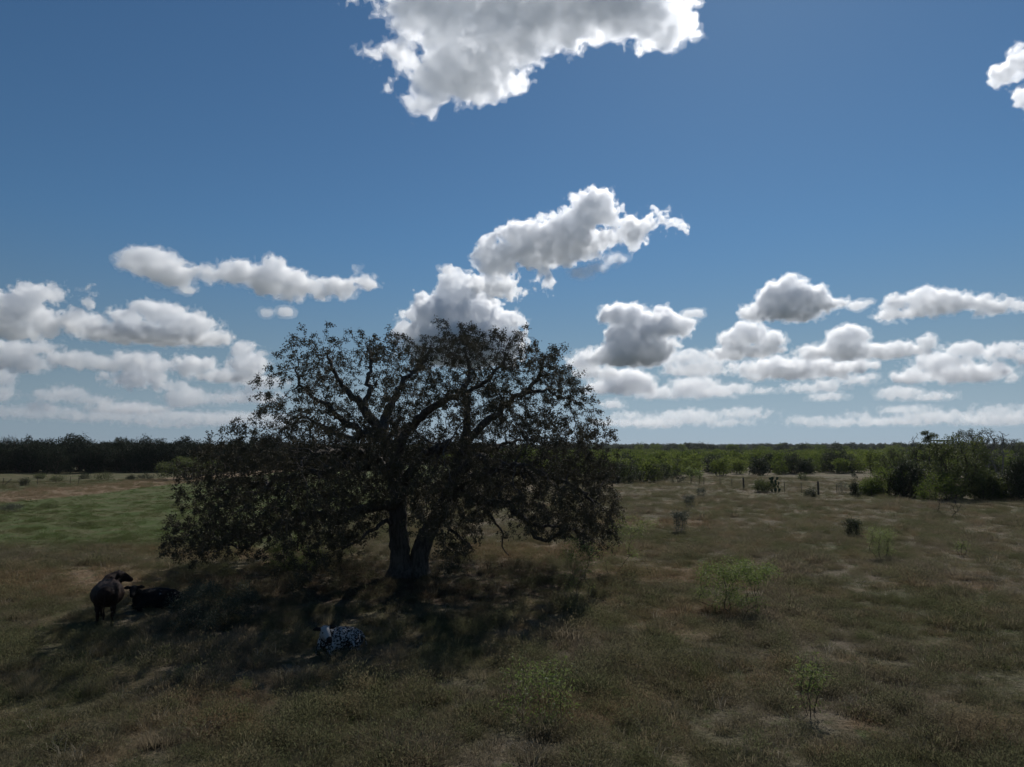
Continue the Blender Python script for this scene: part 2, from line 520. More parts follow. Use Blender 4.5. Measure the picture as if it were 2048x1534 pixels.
cloud('white cloud touching the right shoulder of the oak crown', [(1163, 722, 26, 16), (1176, 738, 26, 16), (1202, 745, 32, 12)], 35, base=762, tau=5, cell=2)
cloud('low cloud under the tall leaning cloud', [(1257, 763, 45, 24), (1216, 775, 40, 12), (1290, 772, 22, 14)], 37, base=790, tau=5, cell=2, nscale=3.4, amp=.8)
cloud('loose cloud between the tall leaning cloud and the domed pair', [(1357, 718, 32, 13), (1388, 713, 25, 12), (1424, 722, 32, 12), (1392, 738, 55, 14)], 39, base=758, tau=3.0, cell=2, nscale=3.4)
cloud('wide soft cloud below the loose cloud right of the oak', [(1386, 776, 50, 20), (1320, 786, 42, 10), (1435, 787, 35, 8)], 41, base=798, tau=2.6, cell=2, nscale=3.4)
cloud('small round cloud low beside the right edge of the oak', [(1225, 809, 20, 9)], 43, base=818, tau=3, cell=1.6, nscale=4)
cloud('bright pyramid cloud with dark grey base on the right',
      [(1583, 567, 24, 14), (1562, 588, 38, 26), (1608, 600, 45, 24), (1577, 616, 68, 18), (1634, 590, 14, 14), (1658, 612, 24, 8), (1510, 624, 20, 12), (1590, 630, 50, 12)],
      45, base=649, tau=7.5, cell=2.0, nscale=3.0, amp=.8)
cloud('tiny wedge cloud right of the pyramid cloud', [(1714, 611, 14, 9), (1728, 606, 12, 6)], 47, amp=.5, tau=4)
cloud('long uneven cloud trailing to the right near the right edge',
      [(1806, 598, 20, 16), (1795, 618, 26, 14), (1859, 592, 26, 16), (1884, 602, 45, 22), (1944, 611, 32, 15), (1977, 625, 34, 12), (1843, 619, 34, 10)],
      49, base=640, tau=5, cell=2.2, nscale=3.0)
cloud('domed cloud with dark base, left one of the lower right pair',
      [(1498, 668, 28, 22), (1473, 680, 30, 22), (1539, 684, 25, 18), (1463, 702, 35, 14), (1511, 702, 44, 12)], 51, base=717, tau=6.5, cell=2.0, nscale=3.4, amp=.75)
cloud('round domed cloud with ragged shoulders, right one of the lower right pair',
      [(1700, 670, 35, 22), (1694, 692, 42, 24), (1634, 700, 30, 14), (1766, 703, 50, 15), (1838, 690, 15, 15), (1811, 706, 28, 9)], 53, base=720, tau=6.0, cell=2.0, nscale=3.4, amp=.75)
cloud('broad blue grey cloud bank underneath the two domed clouds', [(1542, 736, 58, 18), (1606, 736, 60, 20), (1669, 738, 52, 14)], 55, base=759, tau=5, cell=2.2, nscale=3.2)
cloud('wide layered cloud at the right edge over the thicket',
      [(1931, 702, 36, 14), (1998, 706, 36, 14), (1890, 724, 46, 18), (1938, 746, 70, 16), (1836, 747, 32, 14), (2045, 718, 25, 10)], 57, base=771, tau=4.5, cell=2.2, nscale=3.2)
cloud('pale flat cloud below the wide layered cloud', [(1802, 786, 36, 13), (1859, 794, 32, 7)], 59, base=801, tau=2.6, cell=1.8, nscale=3.8)
cloud('thin row of small cloud heads low on the right',
      [(1441, 777, 22, 9), (1479, 774, 28, 10), (1533, 781, 18, 5), (1602, 778, 28, 8), (1647, 775, 28, 11), (1704, 763, 30, 9)], 61, base=786, tau=2.8, cell=1.8, nscale=3.8)
cloud('little flat cloud under the thin row of cloud heads', [(1656, 795, 28, 7)], 63, base=801, tau=2.6, cell=1.6, nscale=4)
cloud('cropped white cloud at the upper right edge', [(2022, 138, 28, 20), (2050, 122, 28, 28), (2046, 200, 16, 24)], 65, amp=1.1, tau=4, bill=.6)
cloud('slanted oval cloud alone at upper left',
      [(301, 516, 44, 17), (318, 534, 55, 22), (268, 526, 28, 15), (342, 548, 36, 22), (364, 574, 15, 9), (377, 532, 12, 7)], 67, amp=.8, tau=4.5, cell=2.2)
cloud('long lumpy cloud left above the oak',
      [(435, 556, 24, 14), (482, 554, 33, 25), (545, 533, 22, 20), (541, 560, 45, 30), (586, 566, 42, 24), (630, 572, 24, 20), (673, 568, 38, 19), (728, 554, 22, 13), (712, 528, 7, 10), (580, 592, 16, 9)],
      69, amp=.95, tau=4.5, cell=2.2)
cloud('small bright puff under the long lumpy cloud', [(572, 624, 16, 10)], 71, amp=.5, tau=3.5)
cloud('smaller faint puff left of the small bright puff', [(532, 626, 13, 9)], 73, amp=.6, tau=2.2)
cloud('tall two horned cloud at the left edge',
      [(68, 583, 34, 19), (27, 617, 48, 34), (77, 641, 32, 22), (129, 628, 22, 24), (153, 592, 12, 17), (10, 655, 60, 22), (-50, 620, 60, 50)], 75, base=678, tau=4.5, cell=2.2)
cloud('dull grey cloud below the two horned cloud', [(25, 695, 60, 14), (77, 687, 18, 9), (33, 722, 46, 20), (-40, 715, 60, 25)], 77, base=745, tau=3.2, cell=2.2)
cloud('wide flat bottomed cloud at left with small horns',
      [(314, 624, 45, 18), (260, 638, 28, 14), (355, 646, 60, 20), (205, 652, 22, 12), (301, 668, 118, 18), (424, 668, 20, 14), (396, 624, 10, 10), (418, 641, 8, 12)], 79, base=691, tau=5.5, cell=2.2)
cloud('low lumpy cloud below the wide flat bottomed cloud', [(145, 723, 40, 15), (175, 717, 22, 12), (219, 728, 40, 14), (246, 714, 30, 14)], 81, base=745, tau=3.6, cell=2, nscale=3.2)
cloud('pale heaped cloud right of the low lumpy cloud', [(287, 730, 40, 22), (275, 757, 50, 16)], 83, base=782, tau=3.4, cell=2, nscale=3.2)
cloud('peaked cloud left of the oak with bright right side', [(481, 701, 22, 17), (492, 728, 36, 22), (388, 731, 35, 16), (459, 751, 56, 11), (514, 706, 10, 9)], 85, base=762, tau=4.6, cell=2, nscale=3.2)
cloud('soft cloud touching the left edge of the oak crown', [(519, 764, 42, 14), (500, 796, 50, 10)], 87, base=807, tau=2.8, cell=2, nscale=3.4)
cloud('pale row of low cloud heads over the dark wood', [(22, 762, 26, 18), (27, 792, 26, 14), (104, 794, 26, 12), (137, 788, 30, 13), (183, 799, 32, 9), (246, 815, 62, 10), (96, 815, 22, 8)], 89, base=826, tau=2.2, cell=2, nscale=3.6)
cloud('pale upright cloud low left of the oak', [(374, 796, 40, 20), (355, 777, 25, 12), (432, 797, 26, 8)], 91, base=816, tau=2.2, cell=2, nscale=3.6)
rb = random.Random(5)
far_blobs = []
for i in range(34):
    y = rb.uniform(822, 846)
    far_blobs.append((rb.uniform(1190, 2080), y, rb.uniform(18, 55), rb.uniform(4, 9)))
o = cloud('hazy bank of many tiny clouds low over the right horizon', far_blobs, 93, base=856, tau=1.3, cell=2.6, nscale=4, amp=1.5, bill=1.4, fringe=.06, kind='stuff')
o.name = 'cloud_bank'
far_blobs = []
for i in range(22):
    y = rb.uniform(826, 846)
    far_blobs.append((rb.uniform(-40, 560), y, rb.uniform(18, 55), rb.uniform(4, 9)))
o = cloud('hazy bank of many tiny clouds low over the dark wood', far_blobs, 95, base=856, tau=1.2, cell=2.6, nscale=4, amp=1.5, bill=1.4, fringe=.06, kind='stuff')
o.name = 'cloud_bank'
print('T clouds', round(time.time() - T0, 1))

# ------------------------------------------------------------------ plant growing
def colonize(attr, nodes, parents, step, infl, kill, iters, rng, jitter=0.3, grav=0.0):
    """Grow crooked branches from nodes towards attractor points."""
    P = [np.array(p, float) for p in nodes]
    par = list(parents)
    A = np.asarray(attr, float)
    arr = np.array(P)
    d2 = ((A[:, None, :] - arr[None, :, :]) ** 2).sum(-1) if len(A) * len(arr) < 4e6 else None
    if d2 is None:
        near = np.empty(len(A), int); nd = np.empty(len(A))
        for i in range(0, len(A), 500):
            q = ((A[i:i + 500, None, :] - arr[None]) ** 2).sum(-1)
            near[i:i + 500] = q.argmin(1); nd[i:i + 500] = q.min(1)
    else:
        near = d2.argmin(1); nd = d2.min(1)
    for it in range(iters):
        act = nd < infl * infl
        if not act.any():
            break
        ids = near[act]
        v = A[act] - arr[ids]
        v /= np.maximum(np.linalg.norm(v, axis=1, keepdims=True), 1e-6)
        u, inv = np.unique(ids, return_inverse=True)
        acc = np.zeros((len(u), 3))
        np.add.at(acc, inv, v)
        acc += rng.normal(0, jitter, acc.shape) * np.maximum(np.linalg.norm(acc, axis=1, keepdims=True), .5)
        acc[:, 2] += grav
        acc /= np.maximum(np.linalg.norm(acc, axis=1, keepdims=True), 1e-6)
        new = arr[u] + acc * step
        base = len(arr)
        par.extend(u.tolist())
        arr = np.vstack([arr, new])
        for i in range(0, len(A), 800):
            q = ((A[i:i + 800, None, :] - new[None]) ** 2).sum(-1)
            m = q.min(1); am = q.argmin(1)
            better = m < nd[i:i + 800]
            near[i:i + 800][better] = base + am[better]
            nd[i:i + 800][better] = m[better]
        keep = nd > kill * kill
        A, near, nd = A[keep], near[keep], nd[keep]
        if len(A) == 0:
            break
    return arr, np.array(par)

def pipe_radii(arr, par, tip, expo=2.4):
    n = len(arr)
    acc = np.zeros(n)
    kids = np.zeros(n, int)
    r = np.zeros(n)
    for i in range(n - 1, -1, -1):
        r[i] = tip if kids[i] == 0 else acc[i] ** (1 / expo)
        p = par[i]
        if p >= 0:
            acc[p] += r[i] ** expo
            kids[p] += 1
    return r, kids

def tubes(arr, par, rad, mask=None, sides=5, wob=0.0, rng=None):
    """Tapered tubes along every chain of nodes; returns verts, quads."""
    n = len(arr)
    children = [[] for _ in range(n)]
    for i in range(n):
        if par[i] >= 0: children[par[i]].append(i)
    verts, quads = [], []
    def chain(pts, rr):
        k = sides if max(rr) > 0.02 else 3
        pts = np.array(pts)
        tang = np.gradient(pts, axis=0)
        tang /= np.maximum(np.linalg.norm(tang, axis=1, keepdims=True), 1e-6)
        ref = np.array([0.31, 0.95, 0.07]) if abs(tang[0][2]) > .6 else np.array([0.1, 0.2, 0.97])
        s = np.cross(tang, ref); s /= np.maximum(np.linalg.norm(s, axis=1, keepdims=True), 1e-6)
        t = np.cross(tang, s)
        b0 = len(verts)
        for i in range(len(pts)):
            for j in range(k):
                a = 2 * math.pi * j / k
                w = 1.0
                if wob:
                    w += wob * mnoise.noise(Vector(pts[i]) * 1.7 + Vector((math.cos(a), math.sin(a), 0)) * .8)
                verts.append(pts[i] + (s[i] * math.cos(a) + t[i] * math.sin(a)) * rr[i] * w)
        for i in range(len(pts) - 1):
            for j in range(k):
                j2 = (j + 1) % k
                quads.append((b0 + i * k + j, b0 + i * k + j2, b0 + (i + 1) * k + j2, b0 + (i + 1) * k + j))
    stack = [i for i in range(n) if par[i] < 0]
    while stack:
        i = stack.pop()
        # start of a chain: the node's parent first, so that joints overlap
        pts, rr = [], []
        p = par[i]
        if p >= 0:
            pts.append(arr[p]); rr.append(min(rad[p], rad[i] * 1.25))
        cur = i
        while True:
            pts.append(arr[cur]); rr.append(rad[cur])
            ch = children[cur]
            if not ch: break
            ch = sorted(ch, key=lambda c: -rad[c])
            stack.extend(ch[1:])
            cur = ch[0]
        if len(pts) < 2: continue
        if mask is None: chain(pts, rr)
        else:
            run = [], []
            for q in range(len(pts)):
                if mask(rr[q]): run[0].append(pts[q]); run[1].append(rr[q])
                else:
                    if len(run[0]) > 1: chain(*run)
                    run = [], []
            if len(run[0]) > 1: chain(*run)
    return np.array(verts) if verts else np.zeros((0, 3)), np.array(quads)

def leaves(centers, dirs, length, width, rng, fold=0.25, droop=0.0):
    """One kite-shaped folded leaf per centre."""
    n = len(centers)
    L = length * rng.uniform(.65, 1.25, (n, 1)); W = width * rng.uniform(.7, 1.2, (n, 1))
    d = dirs + rng.normal(0, .45, (n, 3)); d[:, 2] -= droop
    d /= np.linalg.norm(d, axis=1, keepdims=True)
    q = rng.normal(0, 1, (n, 3))
    s = np.cross(d, q); s /= np.maximum(np.linalg.norm(s, axis=1, keepdims=True), 1e-6)
    u = np.cross(s, d)
    v = np.empty((n, 4, 3))
    v[:, 0] = centers
    v[:, 1] = centers + d * L * .55 + s * W * .5 + u * W * fold
    v[:, 2] = centers + d * L
    v[:, 3] = centers + d * L * .55 - s * W * .5 + u * W * fold
    i = np.arange(n)[:, None] * 4
    return v.reshape(-1, 3), np.concatenate([i + np.array([[0, 1, 2]]), i + np.array([[0, 2, 3]])], 1).reshape(-1, 3)

def grow_plant(seed, h, w, stems=4, n_attr=160, n_leaf=1500, leaf=(.1, .04), base=.25, crown='dome', spread=.5, stem_r=.03,
               clump=.25, bark=None, leafm=None, droop=0.0, jitter=.3, depth=1.0, gaps=.0, lean=0.0, name='shrub'):
    """Meshes (stems, foliage) of a plant of height h and width w standing at the origin."""
    rng = np.random.default_rng(seed)
    A = []
    nseed = seed * 1.37
    tries = 0
    while len(A) < n_attr and tries < n_attr * 60:
        tries += 1
        p = rng.uniform(-1, 1, 3)
        if crown == 'ball' and np.linalg.norm(p) > 1: continue
        if crown == 'dome':
            if p[0] ** 2 + p[1] ** 2 + max(p[2], 0) ** 2 * .95 > 1: continue
        if crown == 'fan':
            k = .35 + .65 * (p[2] + 1) / 2
            if p[0] ** 2 + p[1] ** 2 > k * k or p[0] ** 2 + p[1] ** 2 + max(p[2], 0) ** 2 > 1.05: continue
        if crown == 'cone':
            k = 1.0 - .75 * (p[2] + 1) / 2
            if p[0] ** 2 + p[1] ** 2 > k * k: continue
        edge = 1 + .35 * mnoise.noise((p[0] * 1.6 + nseed, p[1] * 1.6, p[2] * 1.6))
        q = np.array([p[0] * w / 2 * edge + lean * (p[2] + 1) * w * .25, p[1] * w / 2 * depth * edge, h * base + (p[2] * edge + 1) / 2 * h * (1 - base)])
        if gaps and mnoise.noise(Vector(q) * (3.2 / max(w, .5)) + Vector((nseed, 5, 2))) < gaps - .45: continue
        if q[2] > h * 1.04: continue
        A.append(q)
    A = np.array(A)
    nodes, par = [], []
    step = max(h, w) / 16
    for s in range(stems):
        a = 2 * math.pi * (s + rng.uniform(-.3, .3)) / stems
        sp = spread * rng.uniform(.4, 1.1)
        o = np.array([math.cos(a), math.sin(a), 0]) * min(.12, w * .06) * (stems > 1)
        o[2] = -0.08
        k = max(2, int(base * h * rng.uniform(.7, 1.1) / step))
        last = -1
        for j in range(k + 1):
            t = j / k
            nodes.append(o + np.array([math.cos(a) * sp * t * w * .28, math.sin(a) * sp * t * w * .28 * depth, base * h * t + .08 * t]) + rng.normal(0, step * .12, 3) * (j > 0))
            par.append(last); last = len(nodes) - 1
    arr, pr = colonize(A, nodes, par, step, max(h, w), step * 1.5, 40, rng, jitter)
    tip = stem_r / max(4.0, (n_attr / stems) ** .42 * 1.6)
    r, kids = pipe_radii(arr, pr, tip)
    r *= stem_r / max(r[np.array(pr) < 0].max(), 1e-6)
    v, q = tubes(arr, pr, r, sides=5)
    sm = smooth(mesh_np('stems', v, q)); sm.materials.append(bark or M_STEM)
    if n_leaf <= 0: return sm, None
    outer = np.where((kids == 0) | ((r < np.quantile(r, .8)) & (rng.random(len(r)) < .5)))[0]
    outer = outer[arr[outer][:, 2] > base * h * .8] if (arr[outer][:, 2] > base * h * .8).any() else outer
    ids = rng.choice(outer, n_leaf)
    c = arr[ids] + rng.normal(0, clump * .5, (n_leaf, 3)) * np.array([1, 1, .75])
    c[:, 2] = np.maximum(c[:, 2], .04)
    d = c - arr[ids]; d /= np.maximum(np.linalg.norm(d, axis=1, keepdims=True), 1e-5)
    lv, lf = leaves(c, d, leaf[0], leaf[1], rng, droop=droop)
    lm = mesh_np('foliage', lv, lf); lm.materials.append(leafm or M_MESQUITE)
    return sm, lm

def plant(name, meshes, loc, label, cat, group=None, rz=0.0, scale=1.0, trunk_name='stems', crown_name='foliage'):
    e = empty(name, loc, rz, scale)
    tag(e, label, cat, group)
    link(trunk_name, meshes[0], e)
    if meshes[1] is not None:
        tag(link(crown_name, meshes[1], e), kind='stuff')
    return e

def plant_tree(*a, **k):
    return plant(*a, trunk_name='trunk', crown_name='crown', **k)

# ------------------------------------------------------------------ the great oak
def build_oak():
    rng = np.random.default_rng(12)
    Y0 = OAK.y
    Z0 = OAK.z
    def P(px, py, dy=0.0): return np.array(at_depth(px, py, Y0 + dy))
    # limbs: (pixel x, pixel y, depth offset, radius)
    limbs = [
        [(803, 1165, 0, .62), (801, 1120, 0, .50), (797, 1060, 0, .45), (796, 998, .1, .42), (789, 940, .2, .40), (787, 905, .2, .37), (772, 881, .1, .33)],           # left stem
        [(836, 1165, .1, .55), (838, 1120, .1, .45), (850, 1074, .3, .40), (876, 1028, .7, .36), (892, 998, 1.0, .33), (915, 930, 1.4, .29), (932, 870, 1.6, .24), (936, 828, 1.7, .19), (931, 790, 1.8, .14), (938, 740, 1.6, .09), (930, 700, 1.4, .06)],
        [(772, 881, .1, .30), (755, 851, -.2, .25), (734, 830, -.4, .22), (714, 801, -.6, .18), (690, 782, -.8, .13), (672, 745, -1.0, .09), (655, 715, -1.2, .06)],
        [(728, 820, -.4, .17), (738, 790, -.1, .14), (734, 758, .3, .11), (745, 725, .7, .08), (735, 695, 1.0, .05)],
        [(768, 870, .1, .26), (770, 834, .5, .22), (785, 801, .9, .18), (800, 776, 1.2, .15), (818, 752, 1.4, .11), (850, 720, 1.6, .08), (862, 690, 1.6, .05)],
        [(787, 896, .2, .24), (766, 870, .6, .2), (738, 864, 1.1, .17), (716, 878, 1.8, .13), (680, 868, 2.6, .10), (640, 850, 3.4, .07), (600, 830, 4.0, .05)],
        [(775, 880, -.1, .2), (735, 870, -.8, .17), (690, 843, -1.3, .15), (660, 809, -1.9, .11), (632, 800, -2.4, .09), (600, 770, -2.8, .06), (590, 740, -2.8, .04)],
        [(790, 930, 0, .30), (772, 922, -.5, .25), (728, 936, -1.5, .21), (698, 930, -2.2, .18), (650, 944, -2.8, .15), (585, 953, -3.2, .12), (530, 968, -3.2, .10), (480, 965, -3.0, .07), (440, 985, -2.8, .05)],
        [(796, 1010, 0, .28), (760, 1012, -.9, .23), (700, 1024, -1.9, .20), (640, 1030, -2.6, .17), (585, 1041, -3.0, .14), (547, 1056, -3.2, .12), (520, 1071, -3.2, .10), (483, 1068, -3.1, .08), (460, 1080, -3.0, .06), (432, 1104, -2.9, .035)],
        [(520, 1071, -3.2, .08), (500, 1092, -3.3, .06), (478, 1093, -3.3, .05), (455, 1088, -3.2, .04), (420, 1075, -3.0, .03)],
        [(790, 925, .2, .26), (802, 888, -.4, .24), (814, 862, -.8, .22), (844, 832, -1.4, .20), (868, 812, -1.8, .18), (905, 790, -2.4, .15), (940, 782, -3.0, .11), (985, 750, -3.4, .08), (1010, 715, -3.6, .05)],
        [(912, 938, 1.3, .24), (930, 890, .9, .2), (958, 856, .6, .19), (985, 830, .4, .17), (1011, 809, .3, .16), (1028, 794, .2, .14), (1060, 775, .1, .11), (1083, 742, 0, .08), (1090, 712, 0, .05)],
        [(1040, 788, .2, .09), (1067, 783, .6, .085), (1094, 779, 1.0, .07), (1115, 795, 1.4, .05), (1150, 800, 1.8, .03)],
        [(905, 960, 1.2, .26), (940, 925, .2, .24), (965, 916, -.4, .23), (996, 933, -1.0, .2), (1026, 945, -1.6, .17), (1075, 945, -2.2, .13), (1120, 960, -2.6, .10), (1165, 985, -2.8, .07), (1200, 1010, -2.8, .04)],
        [(895, 990, 1.0, .24), (920, 985, .4, .21), (945, 992, -.4, .2), (978, 1006, -1.1, .18), (1014, 1010, -1.6, .17), (1037, 1028, -1.9, .15), (1052, 1046, -2.1, .13), (1083, 1051, -2.3, .09), (1118, 1056, -2.5, .06), (1150, 1060, -2.6, .04)],
        [(1052, 1046, -2.1, .11), (1062, 1058, -2.2, .10), (1079, 1079, -2.4, .09), (1101, 1081, -2.6, .08), (1120, 1066, -2.7, .06), (1140, 1058, -2.8, .04)],
        [(955, 1000, -.7, .09), (970, 1022, -.9, .07), (992, 1044, -1.1, .055), (1007, 1070, -1.2, .045), (1003, 1093, -1.2, .035), (1018, 1111, -1.3, .02)],
        [(800, 1010, 0, .25), (810, 960, -1.2, .22), (830, 930, -2.6, .19), (850, 910, -4.2, .15), (880, 900, -5.8, .11), (900, 880, -7.0, .07)],       # towards the viewer
        [(792, 960, .2, .24), (760, 930, -1.2, .2), (735, 905, -2.8, .17), (690, 900, -4.5, .13), (650, 905, -6.0, .09), (610, 915, -7.2, .06)],
        [(790, 905, .3, .22), (790, 890, 1.5, .2), (800, 870, 3.2, .16), (790, 850, 5.0, .12), (770, 830, 6.6, .08)],                                # away
        [(905, 960, 1.2, .22), (930, 930, 2.6, .19), (960, 905, 4.2, .15), (1000, 890, 5.8, .11), (1040, 880, 7.0, .07)],
        [(890, 1000, 1.0, .22), (930, 960, -1.0, .19), (970, 945, -3.0, .15), (1010, 930, -5.0, .11), (1050, 930, -6.6, .07)],
        [(860, 1050, .5, .14), (885, 1040, -.8, .11), (905, 1060, -1.6, .08), (930, 1080, -2.0, .05), (945, 1100, -2.2, .03)],
        [(797, 1050, 0, .13), (765, 1045, -.9, .1), (735, 1065, -1.6, .075), (710, 1085, -2.2, .05), (680, 1100, -2.6, .03)],
    ]
    nodes, par, lrad = [], [], []
    step = 0.26
    def find(p):
        if not nodes: return -1
        d = np.linalg.norm(np.array(nodes) - p, axis=1)
        i = int(d.argmin())
        return i if d[i] < 1.3 else -1
    for li, lb in enumerate(limbs):
        pts = [P(*q[:3]) for q in lb]; rr = [q[3] for q in lb]
        last = find(pts[0]) if li > 1 else -1
        for i in range(len(pts) - 1):
            seg = np.linalg.norm(pts[i + 1] - pts[i]); k = max(1, int(round(seg / step)))
            for j in range(k):
                if last >= 0 and i == 0 and j == 0 and li > 1: continue
                t = j / k
                p = pts[i] * (1 - t) + pts[i + 1] * t
                r = rr[i] * (1 - t) + rr[i + 1] * t
                if i + j > 1: p = p + rng.normal(0, (min(.06, r * .4) + .015) if r < .22 else .022, 3)
                nodes.append(p); par.append(last); lrad.append(r); last = len(nodes) - 1
        nodes.append(pts[-1]); par.append(last); lrad.append(rr[-1])
    nlimb = len(nodes)
    # crown outline in the photograph, turned into a body of real depth
    outline = [(348, 1088), (385, 1040), (405, 1000), (412, 955), (440, 908), (470, 880), (488, 862), (505, 885), (518, 850), (545, 815), (560, 780), (578, 742), (602, 705), (640, 680),
               (690, 662), (730, 660), (757, 674), (800, 668), (842, 674), (882, 664), (925, 650), (970, 656), (1012, 672), (1060, 664), (1088, 688), (1130, 700), (1155, 752),
               (1182, 792), (1195, 830), (1222, 882), (1214, 930), (1238, 985), (1256, 1045), (1240, 1072), (1185, 1088), (1130, 1076), (1065, 1040), (1010, 1050), (985, 1030), (950, 1085),
               (915, 1110), (880, 1060), (842, 1010), (790, 1020), (760, 1085), (700, 1120), (648, 1124), (600, 1075), (545, 1085), (490, 1090), (430, 1100), (390, 1104)]
    poly = np.array(outline, float)
    def inside(x, y):
        n = len(poly); c = False; j = n - 1
        for i in range(n):
            if (poly[i][1] > y) != (poly[j][1] > y) and x < (poly[j][0] - poly[i][0]) * (y - poly[i][1]) / (poly[j][1] - poly[i][1]) + poly[i][0]: c = not c
            j = i
        return c
    gaps = [(715, 745, 26), (712, 800, 22), (760, 800, 24), (755, 760, 16), (742, 730, 14), (1052, 752, 22), (1020, 768, 20), (1070, 800, 18), (927, 790, 9), (955, 790, 10), (885, 830, 16), (980, 880, 18), (1015, 890, 20),
            (850, 780, 14), (805, 840, 14), (655, 790, 14), (640, 835, 16), (600, 860, 14), (700, 850, 16), (860, 850, 14), (985, 740, 14), (890, 740, 12), (730, 890, 14), (1100, 760, 10), (600, 800, 12), (560, 860, 12),
            (1000, 1060, 24), (1030, 1075, 20), (960, 1055, 18), (1060, 1060, 12), (770, 1085, 34), (830, 1065, 40), (880, 1085, 26), (705, 1095, 24), (805, 1010, 24), (1010, 1042, 28), (1050, 1068, 22), (1085, 1070, 18), (975, 1078, 22), (930, 1045, 18), (620, 1055, 20), (680, 1060, 16)]
    A = []
    while len(A) < 9500:
        x, y = rng.uniform(345, 1258), rng.uniform(648, 1125)
        if not inside(x, y - (9 if y < 820 else 0)): continue
        u = (x - 800) / 455.0; z = (1130 - y) / 482.0
        yd = 9.6 * math.sqrt(max(0.02, 1 - min(1, abs(u)) ** 2.2)) * math.sqrt(max(0.05, 1 - max(0, z - .15) ** 2.4 / .9)) * .98
        s = rng.uniform(0, 1) ** .55 * rng.choice([-1, 1])
        dy = s * yd
        q = P(x, y, dy)
        # keep the true size of the crown away from the middle plane
        q[0] = P(x, y, 0)[0] * (1 + dy / Y0 * .35); q[2] = CAM_H + (P(x, y, 0)[2] - CAM_H) * (1 + dy / Y0 * .35)
        if q[2] > 7.2 and mnoise.noise(Vector(q) * .62 + Vector((3, 1, 8))) < -.13: continue
        if mnoise.noise(Vector(q) * .5 + Vector((13, 1, 8))) < -.28: continue
        skip = False
        for gx, gy, gr in gaps:
            if (x - gx) ** 2 + (y - gy) ** 2 < (gr * 1.12) ** 2 and abs(dy) < yd * .93: skip = True; break
        if skip: continue
        if abs(s) < .5 and rng.random() < .45 and q[2] > 5: continue
        A.append(q)
    A = np.array(A)
    arr, pr = colonize(A, nodes, par, step, 3.2, .40, 60, rng, .42)
    tip = .009
    r, kids = pipe_radii(arr, pr, tip, 2.5)
    r[:nlimb] = np.maximum(np.array(lrad), np.minimum(r[:nlimb], np.array(lrad) * 1.2))
    for i in range(nlimb, len(arr)):
        r[i] = min(r[i], r[pr[i]] * .92)
    # droop: outer twigs hang a little
    oak = empty('oak_tree', (OAK.x, OAK.y, OAK.z))
    tag(oak, 'great spreading dark oak with forked trunk in the middle of the pasture', 'tree')
    off = np.array([OAK.x, OAK.y, OAK.z])
    loc = arr - off
    # trunk: the two stems, each flared at its root
    lp = np.array(par[:nlimb]); la = loc[:nlimb]
    starts = [i for i in range(nlimb) if lp[i] < 0 or i == 0 or lp[i] != i - 1] + [nlimb]
    segs = [(starts[i], starts[i + 1]) for i in range(len(starts) - 1)]
    tv, tq = [], []
    nvert = 0
    for si, (a, bnd) in enumerate(segs):
        idx = list(range(a, bnd))
        pts = [la[i] for i in idx]; rr = [lrad[i] for i in idx]
        if lp[a] >= 0: pts.insert(0, la[lp[a]]); rr.insert(0, min(lrad[lp[a]], lrad[a] * 1.05))
        if si < 2:
            for i in range(len(pts)):
                zz = pts[i][2]
                if zz < .9: rr[i] *= 1 + .55 * (1 - max(0, zz + .2) / 1.1) ** 2
        n = len(pts)
        v, q = tubes(np.array(pts), np.arange(n) - 1, np.array(rr), sides=14 if rr[0] > .2 else 8, wob=.16)
        if si < 2:
            tv.append(v); tq.append(q + nvert); nvert += len(v)
        else:
            me = smooth(mesh_np('limb', v, q)); link('limb', me, oak, M_BARK)
    me = smooth(mesh_np('trunk', np.vstack(tv), np.vstack(tq))); link('trunk', me, oak, M_BARK)
    # thinner branches grown from the limbs
    keep = r.copy()
    sub_par = pr.copy(); sub_par[:nlimb] = -1
    ids = np.arange(nlimb, len(arr))
    used = np.unique(np.concatenate([ids, pr[ids]]))
    remap = -np.ones(len(arr), int); remap[used] = np.arange(len(used))
    sp = np.array([remap[pr[i]] if i >= nlimb else -1 for i in used])
    v, q = tubes(loc[used], sp, np.minimum(r[used], .14), sides=5)
    me = smooth(mesh_np('branches', v, q)); tag(link('branches', me, oak, M_BARK), kind='stuff')
    # twigs and leaves at the ends
    ends = np.where((kids == 0) | (r < .018))[0]
    ends = ends[ends >= nlimb]
    tw_v, tw_q, lc, ld = [], [], [], []
    nv = 0
    for e in ends:
        term = kids[e] == 0
        if not term and rng.random() < .35: continue
        d0 = arr[e] - arr[pr[e]]; d0 /= max(np.linalg.norm(d0), 1e-6)
        for k in range(3 if term else 1):
            d = d0 + rng.normal(0, .6, 3); d[2] -= .15; d /= np.linalg.norm(d)
            ln = rng.uniform(.18, .42)
            p0, p1, p2 = loc[e], loc[e] + d * ln * .5 + rng.normal(0, .03, 3), loc[e] + d * ln + rng.normal(0, .05, 3) + np.array([0, 0, -.03])
            for c_, rad in ((p0, .009), (p1, .006), (p2, .002)):
                s = np.cross(d, [.3, .5, .8]); s /= np.linalg.norm(s); t = np.cross(d, s)
                for j in range(3):
                    a = j * 2.094
                    tw_v.append(c_ + (s * math.cos(a) + t * math.sin(a)) * rad)
            for i in range(2):
                for j in range(3):
                    tw_q.append((nv + i * 3 + j, nv + i * 3 + (j + 1) % 3, nv + i * 3 + 3 + (j + 1) % 3, nv + i * 3 + 3 + j))
            nv += 9
            m = int(rng.integers(21, 29))
            for j in range(m):
                t_ = rng.uniform(.25, 1.05)
                lc.append(p0 + (p2 - p0) * t_ + rng.normal(0, .05, 3))
                ld.append(d * .6 + rng.normal(0, .6, 3))
